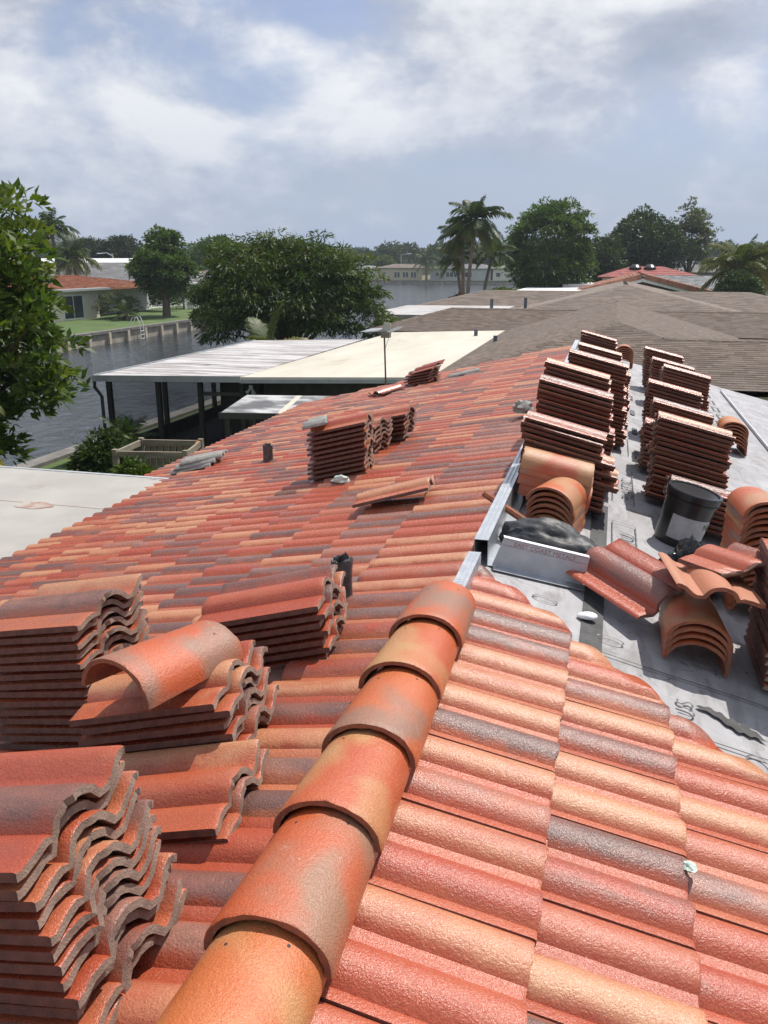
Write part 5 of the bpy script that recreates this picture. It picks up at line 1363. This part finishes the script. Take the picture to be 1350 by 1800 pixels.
# ------------------------------------------------------------------ far shore
def fhouse(label, x0, x1, y_eave, y_ridge, wallmat, roofmat, wins, Y=FARY+9, name='lakeside_house'):
    r = chouse(name, label)
    a = at_y(x0, 488, Y); b_ = at_y(x1, 488, Y); ze = at_y((x0+x1)/2, y_eave, Y).z; zr = at_y((x0+x1)/2, y_ridge, Y+6).z
    fs, z_ = hip_faces_x(Y+6, a.x-.6, b_.x+.6, 6.6, zr, max(.12, (zr-ze)/6.6), 4, 4)
    roof_part('roof', fs, roofmat, r, 1.2, .6, .03, 130)
    m = MB(); m.box(a.x, b_.x, Y, Y+12, 0, z_); wpart(m, 'wall', wallmat, r)
    for (p, q_, z0, z1) in wins:
        pa = at_y(p, 480, Y).x; qa = at_y(q_, 480, Y).x
        m = MB(); m.box(pa, qa, Y-.09, Y-.02, z0, z1); wi = wpart(m, 'window', M_WHITE, r)
        k = max(1, int(round((qa-pa)/1.1)))
        for i in range(k):
            u0 = pa+(qa-pa)*i/k+.08; u1 = pa+(qa-pa)*(i+1)/k-.08
            m = MB(); m.box(u0, u1, Y-.12, Y-.095, z0+.1, z1-.1); wpart(m, 'pane', M_GLASS, wi)
    return r
fhouse('white house at the left of the far lake shore', 612, 664, 472, 467, M_STUCCO, M_GREYT2, [(622, 631, .9, 2.2), (652, 655, .9, 2.2)])
fhouse('beige house in the middle of the far lake shore', 664, 742, 471, 464, M_BEIGE, M_SHIN2, [(673, 679, 1.0, 2.2), (693, 703, .6, 2.3), (708, 718, .6, 2.3), (722, 732, .6, 2.3)])
fhouse('grey house with a long window band on the far lake shore', 756, 862, 472, 464, M_STUCCOG, M_SHING, [(766, 772, 1.0, 2.2), (784, 830, .8, 2.3)])
fhouse('second pale house half hidden by palms on the far shore', 866, 905, 472, 465, M_STUCCO, M_GREYT2, [(872, 880, .9, 2.2)])
t_ = at_y(750, 455, FARY+4)
palm('shore_palm', 'palm in front of the far lake shore houses', (t_.x, FARY+4, 0), (t_.x, FARY+4, t_.z-.4), 20, 4.2, LM_PALM, .3, 67, 1.0, leaf_n=26)
skytree('yellow_tree', 'small yellow-green tree behind the far shore houses', 660, 690, 452, 480, FARY+24, LM_ALMOND, 90, 36, .9, 1.3, 28)
tree('bush', 'small clipped bush by the white far shore house', (at_y(638, 485, FARY+5).x, FARY+5, 0), 2, (at_y(638, 485, FARY+5).x, FARY+5, 1.), (1.8, 1.2, 1.1), LM_DARK, 40, 30, .5, .5, .1, 'bush', seed=71)
# far wood: one continuous mass behind the far houses
rg = np.random.default_rng(5); VV, FF, TT = [], [], []; nb = 0
for x in np.arange(-260, 300, 9.0):
    for row in range(2):
        cx = x+rg.uniform(-4, 4); cy = FARY+48+row*24+rg.uniform(-8, 8); h_ = rg.uniform(7.2, 10.6)+row*1.4
        V, F, t, cc = crown_np((cx, cy, h_*.55), (6.5, 5.5, h_*.5), 46, 34, 1.3, 1.9, rg, shell=.55)
        VV.append(V); FF.append(F+nb); TT.append(np.clip(t*.7+rg.uniform(-.15, .3), 0, 1)); nb += len(V)
me = mesh_np('far_wood', np.concatenate(VV), np.concatenate(FF), [LM_FAR]); vgroup(me, 'tint', np.concatenate(TT))
fwd = link('far_wood', me); tag(fwd, 'continuous dark green wood behind the houses across the lake', 'wood', kind='stuff')
# lamp post on far shore
q = at_y(705, 470, FARY+30); ql = at_y(705, 448, FARY+30)
b = MB(); b.tube([(q.x, FARY+30, 0), (q.x, FARY+30, ql.z), (q.x+2.5, FARY+30, ql.z+.4), (q.x+3.5, FARY+30, ql.z+.3)], .12, 6)
o = b.build('street_lamp', M_METALP, None, 50); tag(o, 'thin street lamp above the beige far shore house', 'street lamp')
# haze: even air over the whole place
b = MB(); b.box(-420, 420, -60, 420, -1.9, 16.0)
hz = b.build('haze', None); hz['kind'] = 'stuff'
hm = bpy.data.materials.new('haze_air'); hm.use_nodes = True; t = NT(hm.node_tree); oo = t.new('ShaderNodeOutputMaterial')
pvn = t.new('ShaderNodeVolumePrincipled', i={'Color': (.80, .88, 1, 1), 'Density': .00032, 'Anisotropy': .3}); t.t.links.new(pvn.outputs[0], oo.inputs['Volume'])
hz.data.materials.append(hm)
